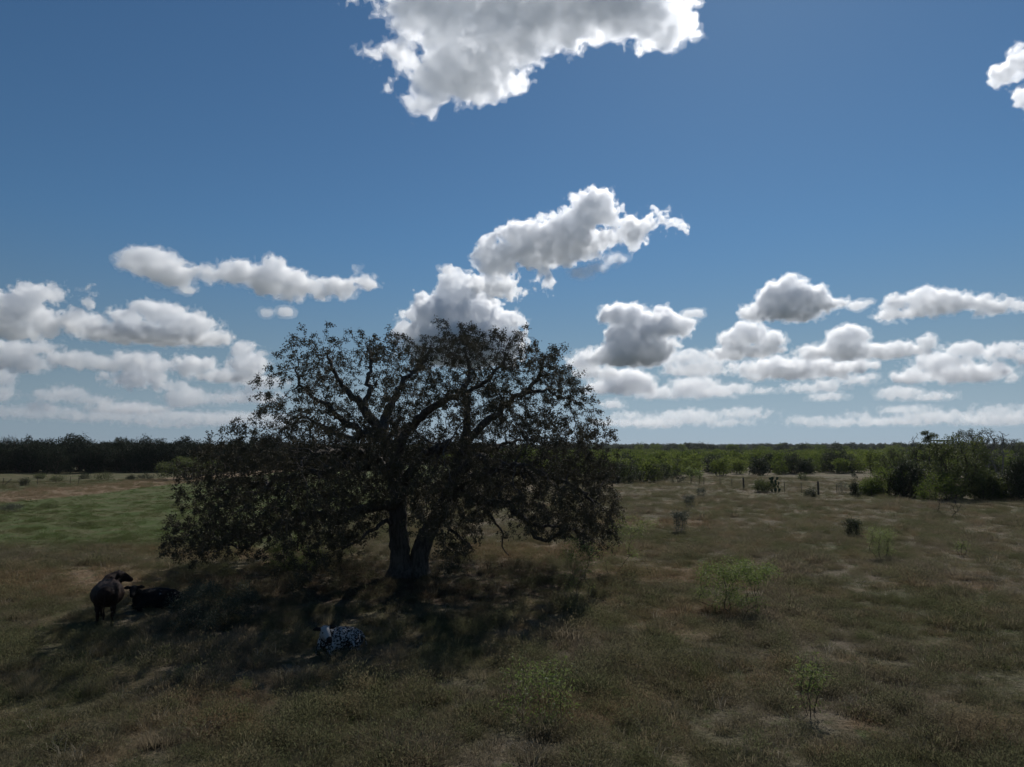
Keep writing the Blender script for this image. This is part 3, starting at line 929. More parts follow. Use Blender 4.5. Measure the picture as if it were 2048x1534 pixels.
    tag(link('twigs', mesh_np('twigs', np.array(tw_v), np.array(tw_q)), oak, M_BARK), kind='stuff')
    lv, lf = leaves(np.array(lc), np.array(ld), .092, .051, rng, droop=.1)
    tag(link('crown', mesh_np('crown', lv, lf), oak, M_OAKLEAF), kind='stuff')
    print('OAK', len(arr), len(ends), len(lc))
build_oak()
print('T oak', round(time.time() - T0, 1))

# ------------------------------------------------------------------ left hand wood, scrub and thicket
def kids_of(o): return [c for c in o.children]

def dup(root, loc, rz, scale, label=None, group=None):
    r = root.copy(); S.collection.objects.link(r)
    r.location = loc; r.rotation_euler = (0, 0, rz); r.scale = (scale,) * 3 if isinstance(scale, (int, float)) else scale
    if label: r['label'] = label
    if group: r['group'] = group
    for ch in kids_of(root):
        c = ch.copy(); S.collection.objects.link(c); c.parent = r
    return r

def on_ground(x, y, sink=0.05): return Vector((x, y, hgt(x, y) - sink))

rw = random.Random(77)
LBL_WOOD = 'dark broad tree in the solid wood behind the left field'
wood_protos = [grow_plant(200 + i, 8.0, w, stems=2, n_attr=190, n_leaf=6000, leaf=(.34, .24), base=.03, crown=cr, spread=.5, stem_r=.22, clump=.9,
                          leafm=M_WOODLEAF, bark=M_STEM) for i, (w, cr) in enumerate([(9, 'dome'), (8, 'ball'), (10, 'dome'), (7, 'ball'), (9, 'dome')])]
scrub_protos = [grow_plant(300 + i, 4.2, w, stems=3, n_attr=110, n_leaf=1500, leaf=(.34, .20), base=.10, crown=cr, spread=.8, stem_r=.10, clump=.65,
                           leafm=M_BRUSH, bark=M_STEM) for i, (w, cr) in enumerate([(5.2, 'dome'), (4.6, 'ball'), (6.0, 'dome'), (5.0, 'fan'), (4.4, 'dome')])]
dark_scrub = [grow_plant(330 + i, 4.4, w, stems=2, n_attr=110, n_leaf=1700, leaf=(.36, .22), base=.06, crown='dome', spread=.6, stem_r=.12, clump=.6,
                         leafm=M_DARKLEAF, bark=M_STEM) for i, w in enumerate([5.0, 4.0])]

def wood_line():
    """Three staggered rows of trees, following the far edge of the left field."""
    first = {}
    edge = [(-150, 115), (-118, 161), (-88, 172), (-70, 181), (-52, 205), (-30, 235), (-5, 262), (25, 285)]
    rows = [(0, 1.0), (8, 1.06), (17, 1.14)]
    for ri, (offy, sc) in enumerate(rows):
        s = rw.uniform(0, 4)
        for (x0, y0), (x1, y1) in zip(edge[:-1], edge[1:]):
            ln = math.hypot(x1 - x0, y1 - y0)
            while s < ln:
                t = s / ln
                x, y = x0 + (x1 - x0) * t + rw.uniform(-1.5, 1.5), y0 + (y1 - y0) * t + offy + rw.uniform(-2, 2)
                k = rw.randrange(5)
                fade = 1.0 if x < -70 else max(.62, 1 - (x + 70) * .006)
                sz = sc * rw.uniform(.74, .96) * fade
                if rw.random() < .06 and ri == 1: sz *= 1.16
                loc, rz = on_ground(x, y), rw.uniform(0, 6.28)
                if k not in first:
                    first[k] = plant_tree('wood_tree', wood_protos[k], loc, LBL_WOOD, 'tree', 'trees of the dark wood behind the left field', rz, sz)
                else: dup(first[k], loc, rz, sz)
                s += rw.uniform(4.0, 6.4)
            s -= ln
wood_line()

def brush():
    """Pale green mesquite brush behind the right hand field."""
    lo_edge = [(-8, 170), (14, 118), (24, 124), (34, 136), (55, 152), (78, 158), (110, 150), (150, 140)]
    pts = []
    def near_edge(x):
        for (x0, y0), (x1, y1) in zip(lo_edge[:-1], lo_edge[1:]):
            if x0 <= x < x1: return y0 + (y1 - y0) * (x - x0) / (x1 - x0)
        return 170
    tries = 0
    while len(pts) < 285 and tries < 40000:
        tries += 1
        y = 112 + 150 * rw.random() ** 1.3
        x = rw.uniform(-12, .80 * y)
        if y < near_edge(x) + 1.5: continue
        if any((x - a) ** 2 + (y - c) ** 2 < (2.5 + .012 * y) ** 2 for a, c, _ in pts): continue
        pts.append((x, y, 0))
    first = {}
    for x, y, _ in pts:
        dk = rw.random() < (.22 if y < near_edge(x) + 14 else .07)
        k = ('d', rw.randrange(2)) if dk else ('g', rw.randrange(5))
        sz = rw.uniform(.75, 1.2)
        loc, rz = on_ground(x, y), rw.uniform(0, 6.28)
        lbl, grp = (('dark green bushy tree standing among the pale brush', 'dark trees in the brush right of the oak') if dk else
                    ('pale yellow green mesquite tree in the brush behind the fence', 'mesquite trees in the brush right of the oak'))
        if k not in first:
            first[k] = plant_tree('mesquite_tree' if not dk else 'brush_tree', dark_scrub[k[1]] if dk else scrub_protos[k[1]], loc, lbl, 'tree', grp, rz, sz)
        else: dup(first[k], loc, rz, sz)
brush()

def scatter_object(name, pts, scales, rots, picks, protos, label):
    """One object of kind stuff: prototypes instanced on points by geometry nodes."""
    me = bpy.data.meshes.new(name)
    me.vertices.add(len(pts)); me.vertices.foreach_set('co', np.asarray(pts, np.float32).ravel())
    for nm, ty, val in (('size', 'FLOAT', scales), ('turn', 'FLOAT', rots), ('pick', 'INT', picks)):
        a = me.attributes.new(nm, ty, 'POINT'); a.data.foreach_set('value', np.asarray(val, np.int32 if ty == 'INT' else np.float32))
    o = bpy.data.objects.new(name, me); S.collection.objects.link(o)
    coll = bpy.data.collections.new(name + '_kinds')
    for i, meshes in enumerate(protos):
        mm = meshes if isinstance(meshes, (list, tuple)) else [meshes]
        q = bpy.data.objects.new('%s_kind_%02d' % (name, i), mm[0]); coll.objects.link(q)
    g = bpy.data.node_groups.new(name, 'GeometryNodeTree')
    g.interface.new_socket('Geometry', in_out='INPUT', socket_type='NodeSocketGeometry')
    g.interface.new_socket('Geometry', in_out='OUTPUT', socket_type='NodeSocketGeometry')
    gi, go = g.nodes.new('NodeGroupInput'), g.nodes.new('NodeGroupOutput')
    ci = g.nodes.new('GeometryNodeCollectionInfo'); ci.inputs['Collection'].default_value = coll
    ci.inputs['Separate Children'].default_value = True; ci.inputs['Reset Children'].default_value = True
    ip = g.nodes.new('GeometryNodeInstanceOnPoints'); ip.inputs['Pick Instance'].default_value = True
    def attr(nm, ty):
        n = g.nodes.new('GeometryNodeInputNamedAttribute'); n.data_type = ty; n.inputs['Name'].default_value = nm; return n.outputs['Attribute']
    cx = g.nodes.new('ShaderNodeCombineXYZ')
    L = g.links.new
    L(attr('turn', 'FLOAT'), cx.inputs[2])
    L(gi.outputs[0], ip.inputs['Points']); L(ci.outputs[0], ip.inputs['Instance'])
    L(attr('pick', 'INT'), ip.inputs['Instance Index']); L(cx.outputs[0], ip.inputs['Rotation']); L(attr('size', 'FLOAT'), ip.inputs['Scale'])
    L(ip.outputs[0], go.inputs[0])
    md = o.modifiers.new('scatter', 'NODES'); md.node_group = g
    tag(o, label, None, None, 'stuff')
    return o

def far_wood():
    P_, s_, r_, k_ = [], [], [], []
    n = 0
    while n < 9000:
        y = 235 * (5200 / 235) ** rw.random()
        x = rw.uniform(-.85, .85) * y
        if x < -55 and y < 330: continue
        if y < 265 and x > -12 and rw.random() < .8: continue
        P_.append((x, y, hgt(x, y) - .05)); n += 1
        s_.append(rw.uniform(.7, 1.15) * (1.0 if y < 600 else 1.25) * (1.7 if y > 420 and rw.random() < .08 else 1)); r_.append(rw.uniform(0, 6.28))
        dark = rw.random() < min(.95, .15 + (y - 235) / 500)
        k_.append(rw.choice([5, 6]) if dark else rw.randrange(5))
    scatter_object('far_woodland', P_, s_, r_, k_, [p[1] for p in scrub_protos] + [p[1] for p in dark_scrub], 'endless far scrub woodland reaching to the horizon')
far_wood()
print('T woods', round(time.time() - T0, 1))

# single far oak at the left, half hidden by the great crown
far_oak = grow_plant(410, 4.7, 11.5, stems=2, n_attr=260, n_leaf=8000, leaf=(.24, .15), base=.16, crown='dome', spread=.5, stem_r=.32, clump=.7, leafm=M_OLIVE, bark=M_BARK)
plant_tree('small_oak_tree', far_oak, at(376, 959, .05), 'small round oak in the left field just past the big crown', 'tree', scale=1.0)

# ------------------------------------------------------------------ shrubs and saplings placed where the photo shows them
KIND = {
    'sap': dict(stems=5, n_attr=150, n_leaf=2600, leaf=(.085, .026), base=.30, crown='fan', spread=1.2, stem_r=.022, clump=.26, leafm=M_MESQUITE, droop=.3, jitter=.35),
    'thin': dict(stems=3, n_attr=70, n_leaf=800, leaf=(.10, .024), base=.35, crown='fan', spread=.9, stem_r=.014, clump=.25, leafm=M_MESQUITE, droop=.3, jitter=.35),
    'round': dict(stems=4, n_attr=130, n_leaf=2600, leaf=(.17, .08), base=.08, crown='dome', spread=.9, stem_r=.05, clump=.35, leafm=M_OLIVE),
    'dark': dict(stems=4, n_attr=130, n_leaf=2800, leaf=(.15, .08), base=.05, crown='dome', spread=.8, stem_r=.05, clump=.3, leafm=M_DARKLEAF),
    'slim': dict(stems=1, n_attr=110, n_leaf=2000, leaf=(.15, .07), base=.05, crown='cone', spread=.2, stem_r=.06, clump=.25, leafm=M_DARKLEAF),
    'grey': dict(stems=6, n_attr=90, n_leaf=700, leaf=(.10, .04), base=.25, crown='fan', spread=1.0, stem_r=.02, clump=.2, leafm=M_GREYLEAF, bark=M_DEADWOOD),
    'bare': dict(stems=4, n_attr=120, n_leaf=120, leaf=(.10, .04), base=.25, crown='dome', spread=1.1, stem_r=.03, clump=.2, leafm=M_GREYLEAF, bark=M_STEM),
    'weed': dict(stems=9, n_attr=150, n_leaf=5200, leaf=(.085, .03), base=.04, crown='dome', spread=1.0, stem_r=.012, clump=.22, leafm=M_OLIVE),
    'big': dict(stems=3, n_attr=300, n_leaf=8000, leaf=(.22, .12), base=.08, crown='dome', spread=.8, stem_r=.16, clump=.6, leafm=M_DARKLEAF),
    'olive': dict(stems=3, n_attr=260, n_leaf=6500, leaf=(.20, .11), base=.06, crown='dome', spread=.9, stem_r=.14, clump=.55, leafm=M_OLIVE),
    'pale': dict(stems=4, n_attr=200, n_leaf=4000, leaf=(.18, .09), base=.08, crown='dome', spread=1.0, stem_r=.08, clump=.5, leafm=M_BRUSH),
    'airy': dict(stems=3, n_attr=330, n_leaf=1700, leaf=(.20, .11), base=.25, crown='dome', spread=.9, stem_r=.14, clump=.4, leafm=M_DARKLEAF, bark=M_DEADWOOD, jitter=.4),
    'leafless': dict(stems=3, n_attr=260, n_leaf=0, base=.25, crown='dome', spread=.9, stem_r=.12, bark=M_DEADWOOD, jitter=.45),
}
def stand(name, cat, kind, px, yb, yt, wpx, label, seed, back=0.0, group=None, **over):
    """A plant whose foot stands on the ground behind pixel (px, yb), or back metres beyond it."""
    p = at(px, yb)
    if back:
        d = math.hypot(p.x, p.y); p = on_ground(p.x * (d + back) / d, p.y * (d + back) / d, 0)
    dep = (p - Vector((0, 0, CAM_H))).length
    k = p.y / F * math.sqrt(1 + ((px - CX) / F) ** 2) * 1.0
    top = at_depth(px, yt, p.y)
    h = max(.25, top.z - p.z)
    w = wpx * p.y / F
    kw = dict(KIND[kind]); kw.update(over)
    # keep leaves in proportion on very small or very large plants
    m = grow_plant(seed, h, w, name=name, **kw)
    p.z -= .03
    tree = cat == 'tree'
    return plant(name, m, p, label, cat, group, trunk_name='trunk' if tree else 'stems', crown_name='crown' if tree else 'foliage')

stand('mesquite_sapling', 'sapling', 'sap', 1470, 1228, 1120, 168, 'bright green mesquite sapling with spreading bare stems and its own shadow in the right pasture', 501, lean=.05, n_leaf=7500, n_attr=260, base=.2, spread=1.5)
stand('mesquite_sapling', 'sapling', 'thin', 1160, 1215, 1080, 100, 'tall sparse sapling at the right end of the oak shadow', 502, n_leaf=1500)
stand('mesquite_sapling', 'sapling', 'thin', 1222, 1152, 1030, 130, 'thin slanting sapling just outside the lower right edge of the oak crown', 503, n_leaf=2200, lean=.8)
stand('mesquite_sapling', 'sapling', 'sap', 1078, 1440, 1312, 150, 'low pale green sapling in the near foreground below the oak shadow', 504, n_leaf=1500, base=.06, crown='dome', stem_r=.012)
stand('mesquite_sapling', 'sapling', 'thin', 1622, 1432, 1318, 62, 'thin upright sapling in the near grass at lower right', 505, n_leaf=500)
stand('mesquite_sapling', 'sapling', 'sap', 1765, 1120, 1056, 66, 'yellow green twin stemmed sapling right of the dark little bush', 506, n_leaf=2600, stems=3)
stand('mesquite_sapling', 'sapling', 'thin', 1925, 1112, 1078, 30, 'very small yellowish sapling farthest right in the mid pasture', 507, n_leaf=300)
stand('dark_bush', 'bush', 'dark', 1706, 1073, 1034, 32, 'small dark dense bush alone in the right pasture', 508, n_leaf=2200, leaf=(.09, .05), clump=.2)
stand('grey_shrub', 'shrub', 'grey', 1360, 1068, 1018, 42, 'grey many stemmed shrub right of the oak beside a rusty patch', 509, n_leaf=1800)
stand('grey_shrub', 'shrub', 'grey', 1379, 1016, 988, 30, 'grey twiggy shrub behind the many stemmed one', 510, n_leaf=1400)
stand('grey_shrub', 'shrub', 'grey', 1402, 996, 976, 26, 'small grey shrub closest to the far fence posts', 511, n_leaf=1200)
stand('bare_shrub', 'shrub', 'bare', 1897, 1034, 985, 62, 'nearly leafless dark shrub in front of the right thicket', 512)
stand('bushy_shrub', 'bush', 'round', 1527, 984, 957, 38, 'rounded grey green bush on the fence line beside the cactus', 513)
stand('low_shrub', 'shrub', 'dark', 1621, 993, 977, 24, 'low dark shrub left of the thick right fence post', 514, n_leaf=900)
stand('low_shrub', 'shrub', 'grey', 1684, 989, 963, 26, 'grey green shrub on the fence line left of the thicket', 515)
stand('low_shrub', 'shrub', 'round', 1606, 960, 946, 22, 'little green shrub in the dry field beyond the fence', 516, n_leaf=700)
stand('bushy_shrub', 'bush', 'weed', 585, 1135, 1066, 120, 'green bush under the low left limbs of the oak', 517, n_leaf=6500, leafm=M_MESQUITE)
stand('weed_clump', 'bush', 'weed', 425, 1252, 1150, 165, 'large dark weedy bush in the oak shadow right of the black calf', 518, n_leaf=9000, leafm=M_GREYLEAF)
stand('weed_clump', 'bush', 'weed', 1290, 1345, 1275, 170, 'feathery green weed patch below the right end of the shadow', 519, n_leaf=6000, n_attr=200, leaf=(.06, .014), leafm=M_GREEN)
stand('weed_clump', 'bush', 'weed', 1955, 1480, 1415, 190, 'low green weed patch at the lower right corner', 520, n_leaf=6000, n_attr=200, leaf=(.055, .013), leafm=M_GREEN)
stand('juniper_tree', 'tree', 'slim', 1356, 968, 907, 34, 'slim dark juniper standing before the pale brush', 521)
stand('dark_bush', 'bush', 'grey', 1290, 964, 936, 54, 'grey green bush near the right edge of the oak crown', 522, n_leaf=2200, crown='dome')
stand('brush_tree', 'tree', 'round', 1313, 964, 925, 34, 'small bushy tree left of the slim juniper', 523)
stand('brush_tree', 'tree', 'thin', 1382, 968, 932, 22, 'thin stemmed little tree first right of the slim juniper', 524, leaf=(.2, .1), n_leaf=420, stem_r=.05, stems=1)
stand('brush_tree', 'tree', 'thin', 1398, 970, 938, 24, 'thin stemmed little tree second right of the slim juniper', 525, leaf=(.2, .1), n_leaf=420, stem_r=.05, stems=1)
stand('dark_bush', 'tree', 'big', 1672, 946, 894, 66, 'big dark bushy tree at the far edge of the dry field', 526)
stand('dark_bush', 'tree', 'big', 1588, 947, 906, 48, 'dark bushy tree left of the big one at the far field edge', 527, n_leaf=5000)
stand('dark_bush', 'tree', 'big', 1240, 965, 918, 90, 'dark bushy tree right behind the right edge of the oak crown', 528, n_leaf=6000)
# right hand thicket, front row first
stand('juniper_tree', 'tree', 'slim', 1710, 992, 945, 24, 'narrow dark juniper at the left end of the right thicket', 530)
stand('thicket_bush', 'bush', 'pale', 1742, 992, 958, 40, 'yellow green bush second from the left end of the thicket', 531)
stand('thicket_bush', 'bush', 'olive', 1775, 993, 936, 74, 'olive bush in the left half of the thicket', 532, leafm=M_BRUSH, n_leaf=4500)
stand('thicket_bush', 'bush', 'big', 1818, 995, 925, 66, 'dark bush in the middle of the thicket front', 533)
stand('thicket_bush', 'bush', 'pale', 1880, 1001, 946, 92, 'pale green bush spreading low before the big dark thicket tree', 534)
stand('thicket_tree', 'tree', 'big', 1918, 1000, 872, 112, 'biggest dark tree of the right thicket', 535, n_leaf=12000, leafm=M_OLIVE)
stand('thicket_tree', 'tree', 'olive', 1970, 1000, 938, 46, 'olive tree right beside the biggest thicket tree', 536)
stand('thicket_bush', 'bush', 'olive', 2000, 998, 958, 54, 'low greenish bush in the gap near the right edge', 537, leafm=M_BRUSH)
stand('thicket_bush', 'bush', 'big', 2046, 1002, 916, 56, 'dark bush cut by the right edge of the photo', 538)
stand('thicket_tree', 'tree', 'olive', 1795, 966, 896, 66, 'mid green tree behind the left half of the thicket', 539, back=14)
stand('thicket_tree', 'tree', 'big', 1845, 970, 884, 60, 'dark tree below the slim topped tree in the thicket', 540, leafm=M_OLIVE, n_leaf=6000)
stand('slim_tree', 'tree', 'round', 1861, 972, 855, 30, 'slim tree with small dark crown rising over the thicket left of the hunting stand', 541, base=.62, stems=1, n_leaf=2200, crown='ball', stem_r=.1)
stand('bare_tree', 'tree', 'leafless', 1836, 962, 868, 46, 'pale leafless tree left of the slim topped tree', 542)
stand('airy_tree', 'tree', 'airy', 1934, 966, 853, 74, 'tall airy tree top right of the hunting stand', 543, n_leaf=3600, base=.5)
stand('airy_tree', 'tree', 'airy', 1972, 966, 858, 74, 'half bare airy tree right of the tall airy one', 544, base=.5)
stand('airy_tree', 'tree', 'leafless', 2003, 962, 862, 66, 'leafless grey tree third from the hunting stand', 545, base=.5)
stand('thicket_tree', 'tree', 'big', 2014, 930, 872, 64, 'dark tree beyond the dry field at the right edge', 546)
stand('thicket_tree', 'tree', 'olive', 2046, 930, 878, 56, 'olive tree cut by the right edge beyond the dry field', 547)
# left field
for i, (px, yb, yt, w, k, lb) in enumerate([
        (48, 971, 954, 18, 'dark', 'small dark bush in the left field nearest the left edge'),
        (112, 963, 950, 26, 'round', 'low green bush second from the left edge by the dark wood'),
        (80, 958, 947, 20, 'round', 'little bush close to the wood above the broken rails'),
        (170, 958, 945, 22, 'dark', 'small dark bush left of the pair before the wood'),
        (206, 959, 943, 40, 'round', 'wide green bush in the middle of the left field edge'),
        (262, 959, 950, 18, 'dark', 'tiny dark bush right of the wide green one'),
        (291, 958, 945, 32, 'dark', 'rounded dark bush nearest the small far oak'),
        (22, 1024, 1006, 44, 'grey', 'grey green brush clump at the left edge of the dry track'),
        (98, 1016, 1005, 40, 'weed', 'low weed tuft on the near edge of the dry track'),
        (160, 1052, 1040, 46, 'weed', 'low weed patch inside the green strip')]):
    stand('field_bush', 'bush', k, px, yb, yt, w, lb, 560 + i, **(dict(n_leaf=900) if k != 'grey' else dict(n_leaf=1500, crown='dome')))
print('T shrubs', round(time.time() - T0, 1))

# ------------------------------------------------------------------ cactus
def build_cactus():
    e = empty('prickly_pear', at(1551, 984, .03))
    tag(e, 'dark prickly pear cactus beside the round bush on the fence line', 'cactus')
    m = rough_mat('cactus_pad', c4(0.025, 0.045, 0.022), c4(0.045, 0.07, 0.032), 5, 0.6, .01, (1, 1, 1))
    rr = random.Random(4)
    import bmesh
    pads = [((0, 0, .30), .34, 0, .2)]
    def sprout(p, r, tilt, depth):
        for sgn in (-1, 1):
            if depth > 2 or rr.random() < .1: continue
            t = tilt * .5 + sgn * rr.uniform(.15, .5)
            q = (p[0] + math.sin(t) * r * 1.75, p[1] + rr.uniform(-.12, .12), p[2] + math.cos(t) * r * 1.75)
            if q[2] < .2: continue
            pads.append((q, r * rr.uniform(.8, .98), t, rr.uniform(-.6, .6)))
            sprout(q, r * .9, t, depth + 1)
    sprout((0, 0, .30), .34, 0, 0)
    pads.append(((.55, .1, .26), .28, .3, .2)); sprout((.55, .1, .26), .28, .3, 1)
    pads.append(((-.5, -.05, .24), .26, -.3, .2))
    for p, r, t, yw in pads:
        bm = bmesh.new()
        bmesh.ops.create_icosphere(bm, subdivisions=2, radius=1)
        for v in bm.verts:
            v.co.x *= r * (.72 + .2 * v.co.z); v.co.y *= r * .16; v.co.z *= r
        bmesh.ops.rotate(bm, verts=bm.verts, matrix=Matrix.Rotation(yw, 3, 'Z') @ Matrix.Rotation(t, 3, 'Y'))
        bmesh.ops.translate(bm, verts=bm.verts, vec=p)
        me = bpy.data.meshes.new('pad'); bm.to_mesh(me); bm.free()
        link('pad', smooth(me), e, m)
build_cactus()

# ------------------------------------------------------------------ fences
def post_mesh(h, r, sides, seed, bury=.3):
    rr = random.Random(seed)
    n = 6
    v, q = [], []
    lx, ly = rr.uniform(-.05, .05), rr.uniform(-.05, .05)
    for i in range(n):
        t = i / (n - 1)
        z = -bury + (h + bury) * t
        for j in range(sides):
            a = 2 * math.pi * j / sides
            k = r * (1 + .12 * mnoise.noise((math.cos(a) + seed, math.sin(a), z * 2))) * (1 - .12 * t)
            v.append((lx * z + k * math.cos(a), ly * z + k * math.sin(a), z + (rr.uniform(-.02, .02) if i == n - 1 else 0)))
    for i in range(n - 1):
        for j in range(sides):
            q.append((i * sides + j, i * sides + (j + 1) % sides, (i + 1) * sides + (j + 1) % sides, (i + 1) * sides + j))
    c = len(v); v.append((lx * h, ly * h, h + .02))
    t = [((n - 1) * sides + j, (n - 1) * sides + (j + 1) % sides, c) for j in range(sides)]
    return mesh_np('post', np.array(v), [np.array(q), np.array(t)])

def build_fence(posts, label, wires=(0.35, 0.7, 1.02, 1.32), brace=None):
    base = at(*posts[len(posts) // 2][:2])
    e = empty('wire_fence', base)
    tag(e, label, 'fence')
    pts = []
    for i, (px, yb, thick, h) in enumerate(posts):
        p = at(px, yb); pts.append(p)
        m = post_mesh(h, .13 if thick else .045, 8 if thick else 5, i + 1)
        o = link('post', m, e, M_POST if thick else M_STEEL)
        o.location = p - base
        if thick: o['label'] = 'thick wooden fence post'
    for hw in wires:
        nodes, par = [], []
        for i in range(len(pts) - 1):
            for k in range(6):
                t = k / 6
                q = pts[i].lerp(pts[i + 1], t) - base
                nodes.append((q.x, q.y, q.z + hw - .05 * math.sin(math.pi * t)))
        q = pts[-1] - base; nodes.append((q.x, q.y, q.z + hw))
        v, f = tubes(np.array(nodes), np.arange(len(nodes)) - 1, np.full(len(nodes), .006), sides=3)
        link('wire', mesh_np('wire', v, f), e, M_STEEL)
    if brace:
        a, b_ = brace
        pa, pb = at(*a[:2]) - base, at(*b_[:2]) - base
        pa.z += a[2]; pb.z += b_[2]
        v, f = tubes(np.array([pa, pa.lerp(pb, .5), pb]), np.array([-1, 0, 1]), np.array([.06, .055, .05]), sides=7)
        link('brace', mesh_np('brace', v, f), e, M_POST)
    return e
build_fence([(1262, 966, 0, 1.35), (1300, 967, 0, 1.35), (1345, 969, 0, 1.35), (1382, 970, 0, 1.3), (1408, 971, 0, 1.35), (1440, 973, 0, 1.35), (1464, 975, 0, 1.35), (1488, 979, 1, 1.65),
             (1525, 981, 0, 1.3), (1569, 983, 0, 1.35), (1603, 985, 0, 1.35), (1637, 989, 1, 1.65), (1674, 988, 0, 1.35), (1718, 989, 0, 1.3), (1760, 990, 0, 1.35), (1803, 991, 0, 1.35),
             (1845, 992, 0, 1.35), (1890, 992, 0, 1.35), (1940, 992, 0, 1.35), (1990, 993, 0, 1.45), (2038, 994, 0, 1.35)],
            'long wire fence with thin posts and two thick wooden posts crossing the right pasture')
build_fence([(-30, 976, 0, 1.3), (5, 975, 0, 1.4), (75, 969, 0, 1.3), (112, 968, 0, 1.3), (140, 969, 0, 1.3), (157, 970, 0, 1.3)],
            'short old fence with a slanted brace in the left field', brace=((5, 975, .1), (22, 974, 1.2)))

# ------------------------------------------------------------------ hunting stand over the thicket
def box(name, x0, x1, y0, y1, z0, z1, parent, mat):
    v = np.array([(x, y, z) for z in (z0, z1) for y in (y0, y1) for x in (x0, x1)])
    f = np.array([(0, 2, 3, 1), (4, 5, 7, 6), (0, 1, 5, 4), (2, 6, 7, 3), (0, 4, 6, 2), (1, 3, 7, 5)])
    return link(name, mesh_np(name, v, f), parent, mat)

def build_stand():
    p = at(1887, 988)
    e = empty('hunting_stand', p, rz=-.25)
    tag(e, 'raised open hunting stand with flat dark roof above the thicket', 'hunting stand')
    M_DARKWOOD = rough_mat('dark_timber', c4(0.03, 0.026, 0.022), c4(0.06, 0.05, 0.042), 6)
    M_PALE = rough_mat('pale_tin', c4(0.30, 0.31, 0.32), c4(0.42, 0.43, 0.44), 3, .5, 0, (1, 1, 1))
    zr = at_depth(1887, 882, p.y).z - p.z
    zf = at_depth(1887, 890.5, p.y).z - p.z
    for sx in (-.62, .62):
        for sy in (-.62, .62):
            box('leg', sx - .05, sx + .05, sy - .05, sy + .05, -.3, zr - .005, e, M_DARKWOOD)
    box('floor', -.56, .56, -.80, .80, zf - 1.0, zf - .9, e, M_DARKWOOD)
    box('rail', -.72, .72, -.72, -.672, zf - .16, zf, e, M_DARKWOOD)
    box('rail', -.72, .72, .672, .72, zf - .16, zf, e, M_DARKWOOD)
    for k in range(7):
        x = -.72 + k * .206
        box('board', x, x + .19, -.664, -.64, zf - .88, zf - .17, e, M_DARKWOOD)
    box('roof', -.95, .95, -.95, .95, zr, zr + .14, e, M_DARKWOOD)
    box('back_panel', -.55, .55, .60, .63, zf - .88, zf - .17, e, M_PALE)
    for k in range(8):
        box('rung', -.2, .2, -.70, -.675, .3 + k * .4, .34 + k * .4, e, M_DARKWOOD)
build_stand()

# ------------------------------------------------------------------ cattle
def sweep_body(name, chains, voxel, mat, iters=4):
    """One continuous skin over tapered sweeps: [(points, (side radius, up radius) per point)]."""
    vs, fs = [], []
    def ellip(c, rx, ry, rz):
        import bmesh
        return
    n0 = 0
    for pts, rad in chains:
        pts = [Vector(p) for p in pts]
        rad = [(r, r) if isinstance(r, (int, float)) else r for r in rad]
        # resample with caps
        dense, rr = [], []
        for i in range(len(pts) - 1):
            k = 4
            for j in range(k):
                t = j / k
                dense.append(pts[i].lerp(pts[i + 1], t)); rr.append((rad[i][0] * (1 - t) + rad[i + 1][0] * t, rad[i][1] * (1 - t) + rad[i + 1][1] * t))
        dense.append(pts[-1]); rr.append(rad[-1])
        d0 = (dense[1] - dense[0]).normalized(); d1 = (dense[-1] - dense[-2]).normalized()
        caps0 = [(dense[0] - d0 * min(rr[0]) * math.sin(a), (rr[0][0] * math.cos(a), rr[0][1] * math.cos(a))) for a in (1.45, 1.05, .55)]
        caps1 = [(dense[-1] + d1 * min(rr[-1]) * math.sin(a), (rr[-1][0] * math.cos(a), rr[-1][1] * math.cos(a))) for a in (.55, 1.05, 1.45)]
        full = caps0 + list(zip(dense, rr)) + caps1
        P_ = [f[0] for f in full]; R_ = [f[1] for f in full]
        K = 14
        b0 = len(vs)
        for i in range(len(P_)):
            tg = (P_[min(i + 1, len(P_) - 1)] - P_[max(i - 1, 0)]).normalized()
            up = Vector((0, 0, 1)) if abs(tg.z) < .9 else Vector((1, 0, 0))
            s = tg.cross(up).normalized(); u = s.cross(tg).normalized()
            for j in range(K):
                a = 2 * math.pi * j / K
                vs.append(P_[i] + s * math.cos(a) * R_[i][0] + u * math.sin(a) * R_[i][1])
        for i in range(len(P_) - 1):
            for j in range(K):
                fs.append((b0 + i * K + j, b0 + i * K + (j + 1) % K, b0 + (i + 1) * K + (j + 1) % K, b0 + (i + 1) * K + j))
        fs.append(tuple(b0 + j for j in range(K))[::-1]); fs.append(tuple(b0 + (len(P_) - 1) * K + j for j in range(K)))
    me = bpy.data.meshes.new(name); me.from_pydata([tuple(v) for v in vs], [], fs); me.update()
    ob = bpy.data.objects.new('body', me); S.collection.objects.link(ob)
    rm = ob.modifiers.new('skin', 'REMESH'); rm.mode = 'VOXEL'; rm.voxel_size = voxel
    sm = ob.modifiers.new('soft', 'SMOOTH'); sm.iterations = iters; sm.factor = .5
    dg = bpy.context.evaluated_depsgraph_get()
    out = bpy.data.meshes.new_from_object(ob.evaluated_get(dg))
    bpy.data.objects.remove(ob)
    out.materials.clear(); out.materials.append(mat)
    return smooth(out)

def ball(name, c, r, parent, mat):
    import bmesh
    bm = bmesh.new(); bmesh.ops.create_icosphere(bm, subdivisions=2, radius=r)
    bmesh.ops.translate(bm, verts=bm.verts, vec=c)
    me = bpy.data.meshes.new(name); bm.to_mesh(me); bm.free()
    return link(name, smooth(me), parent, mat)

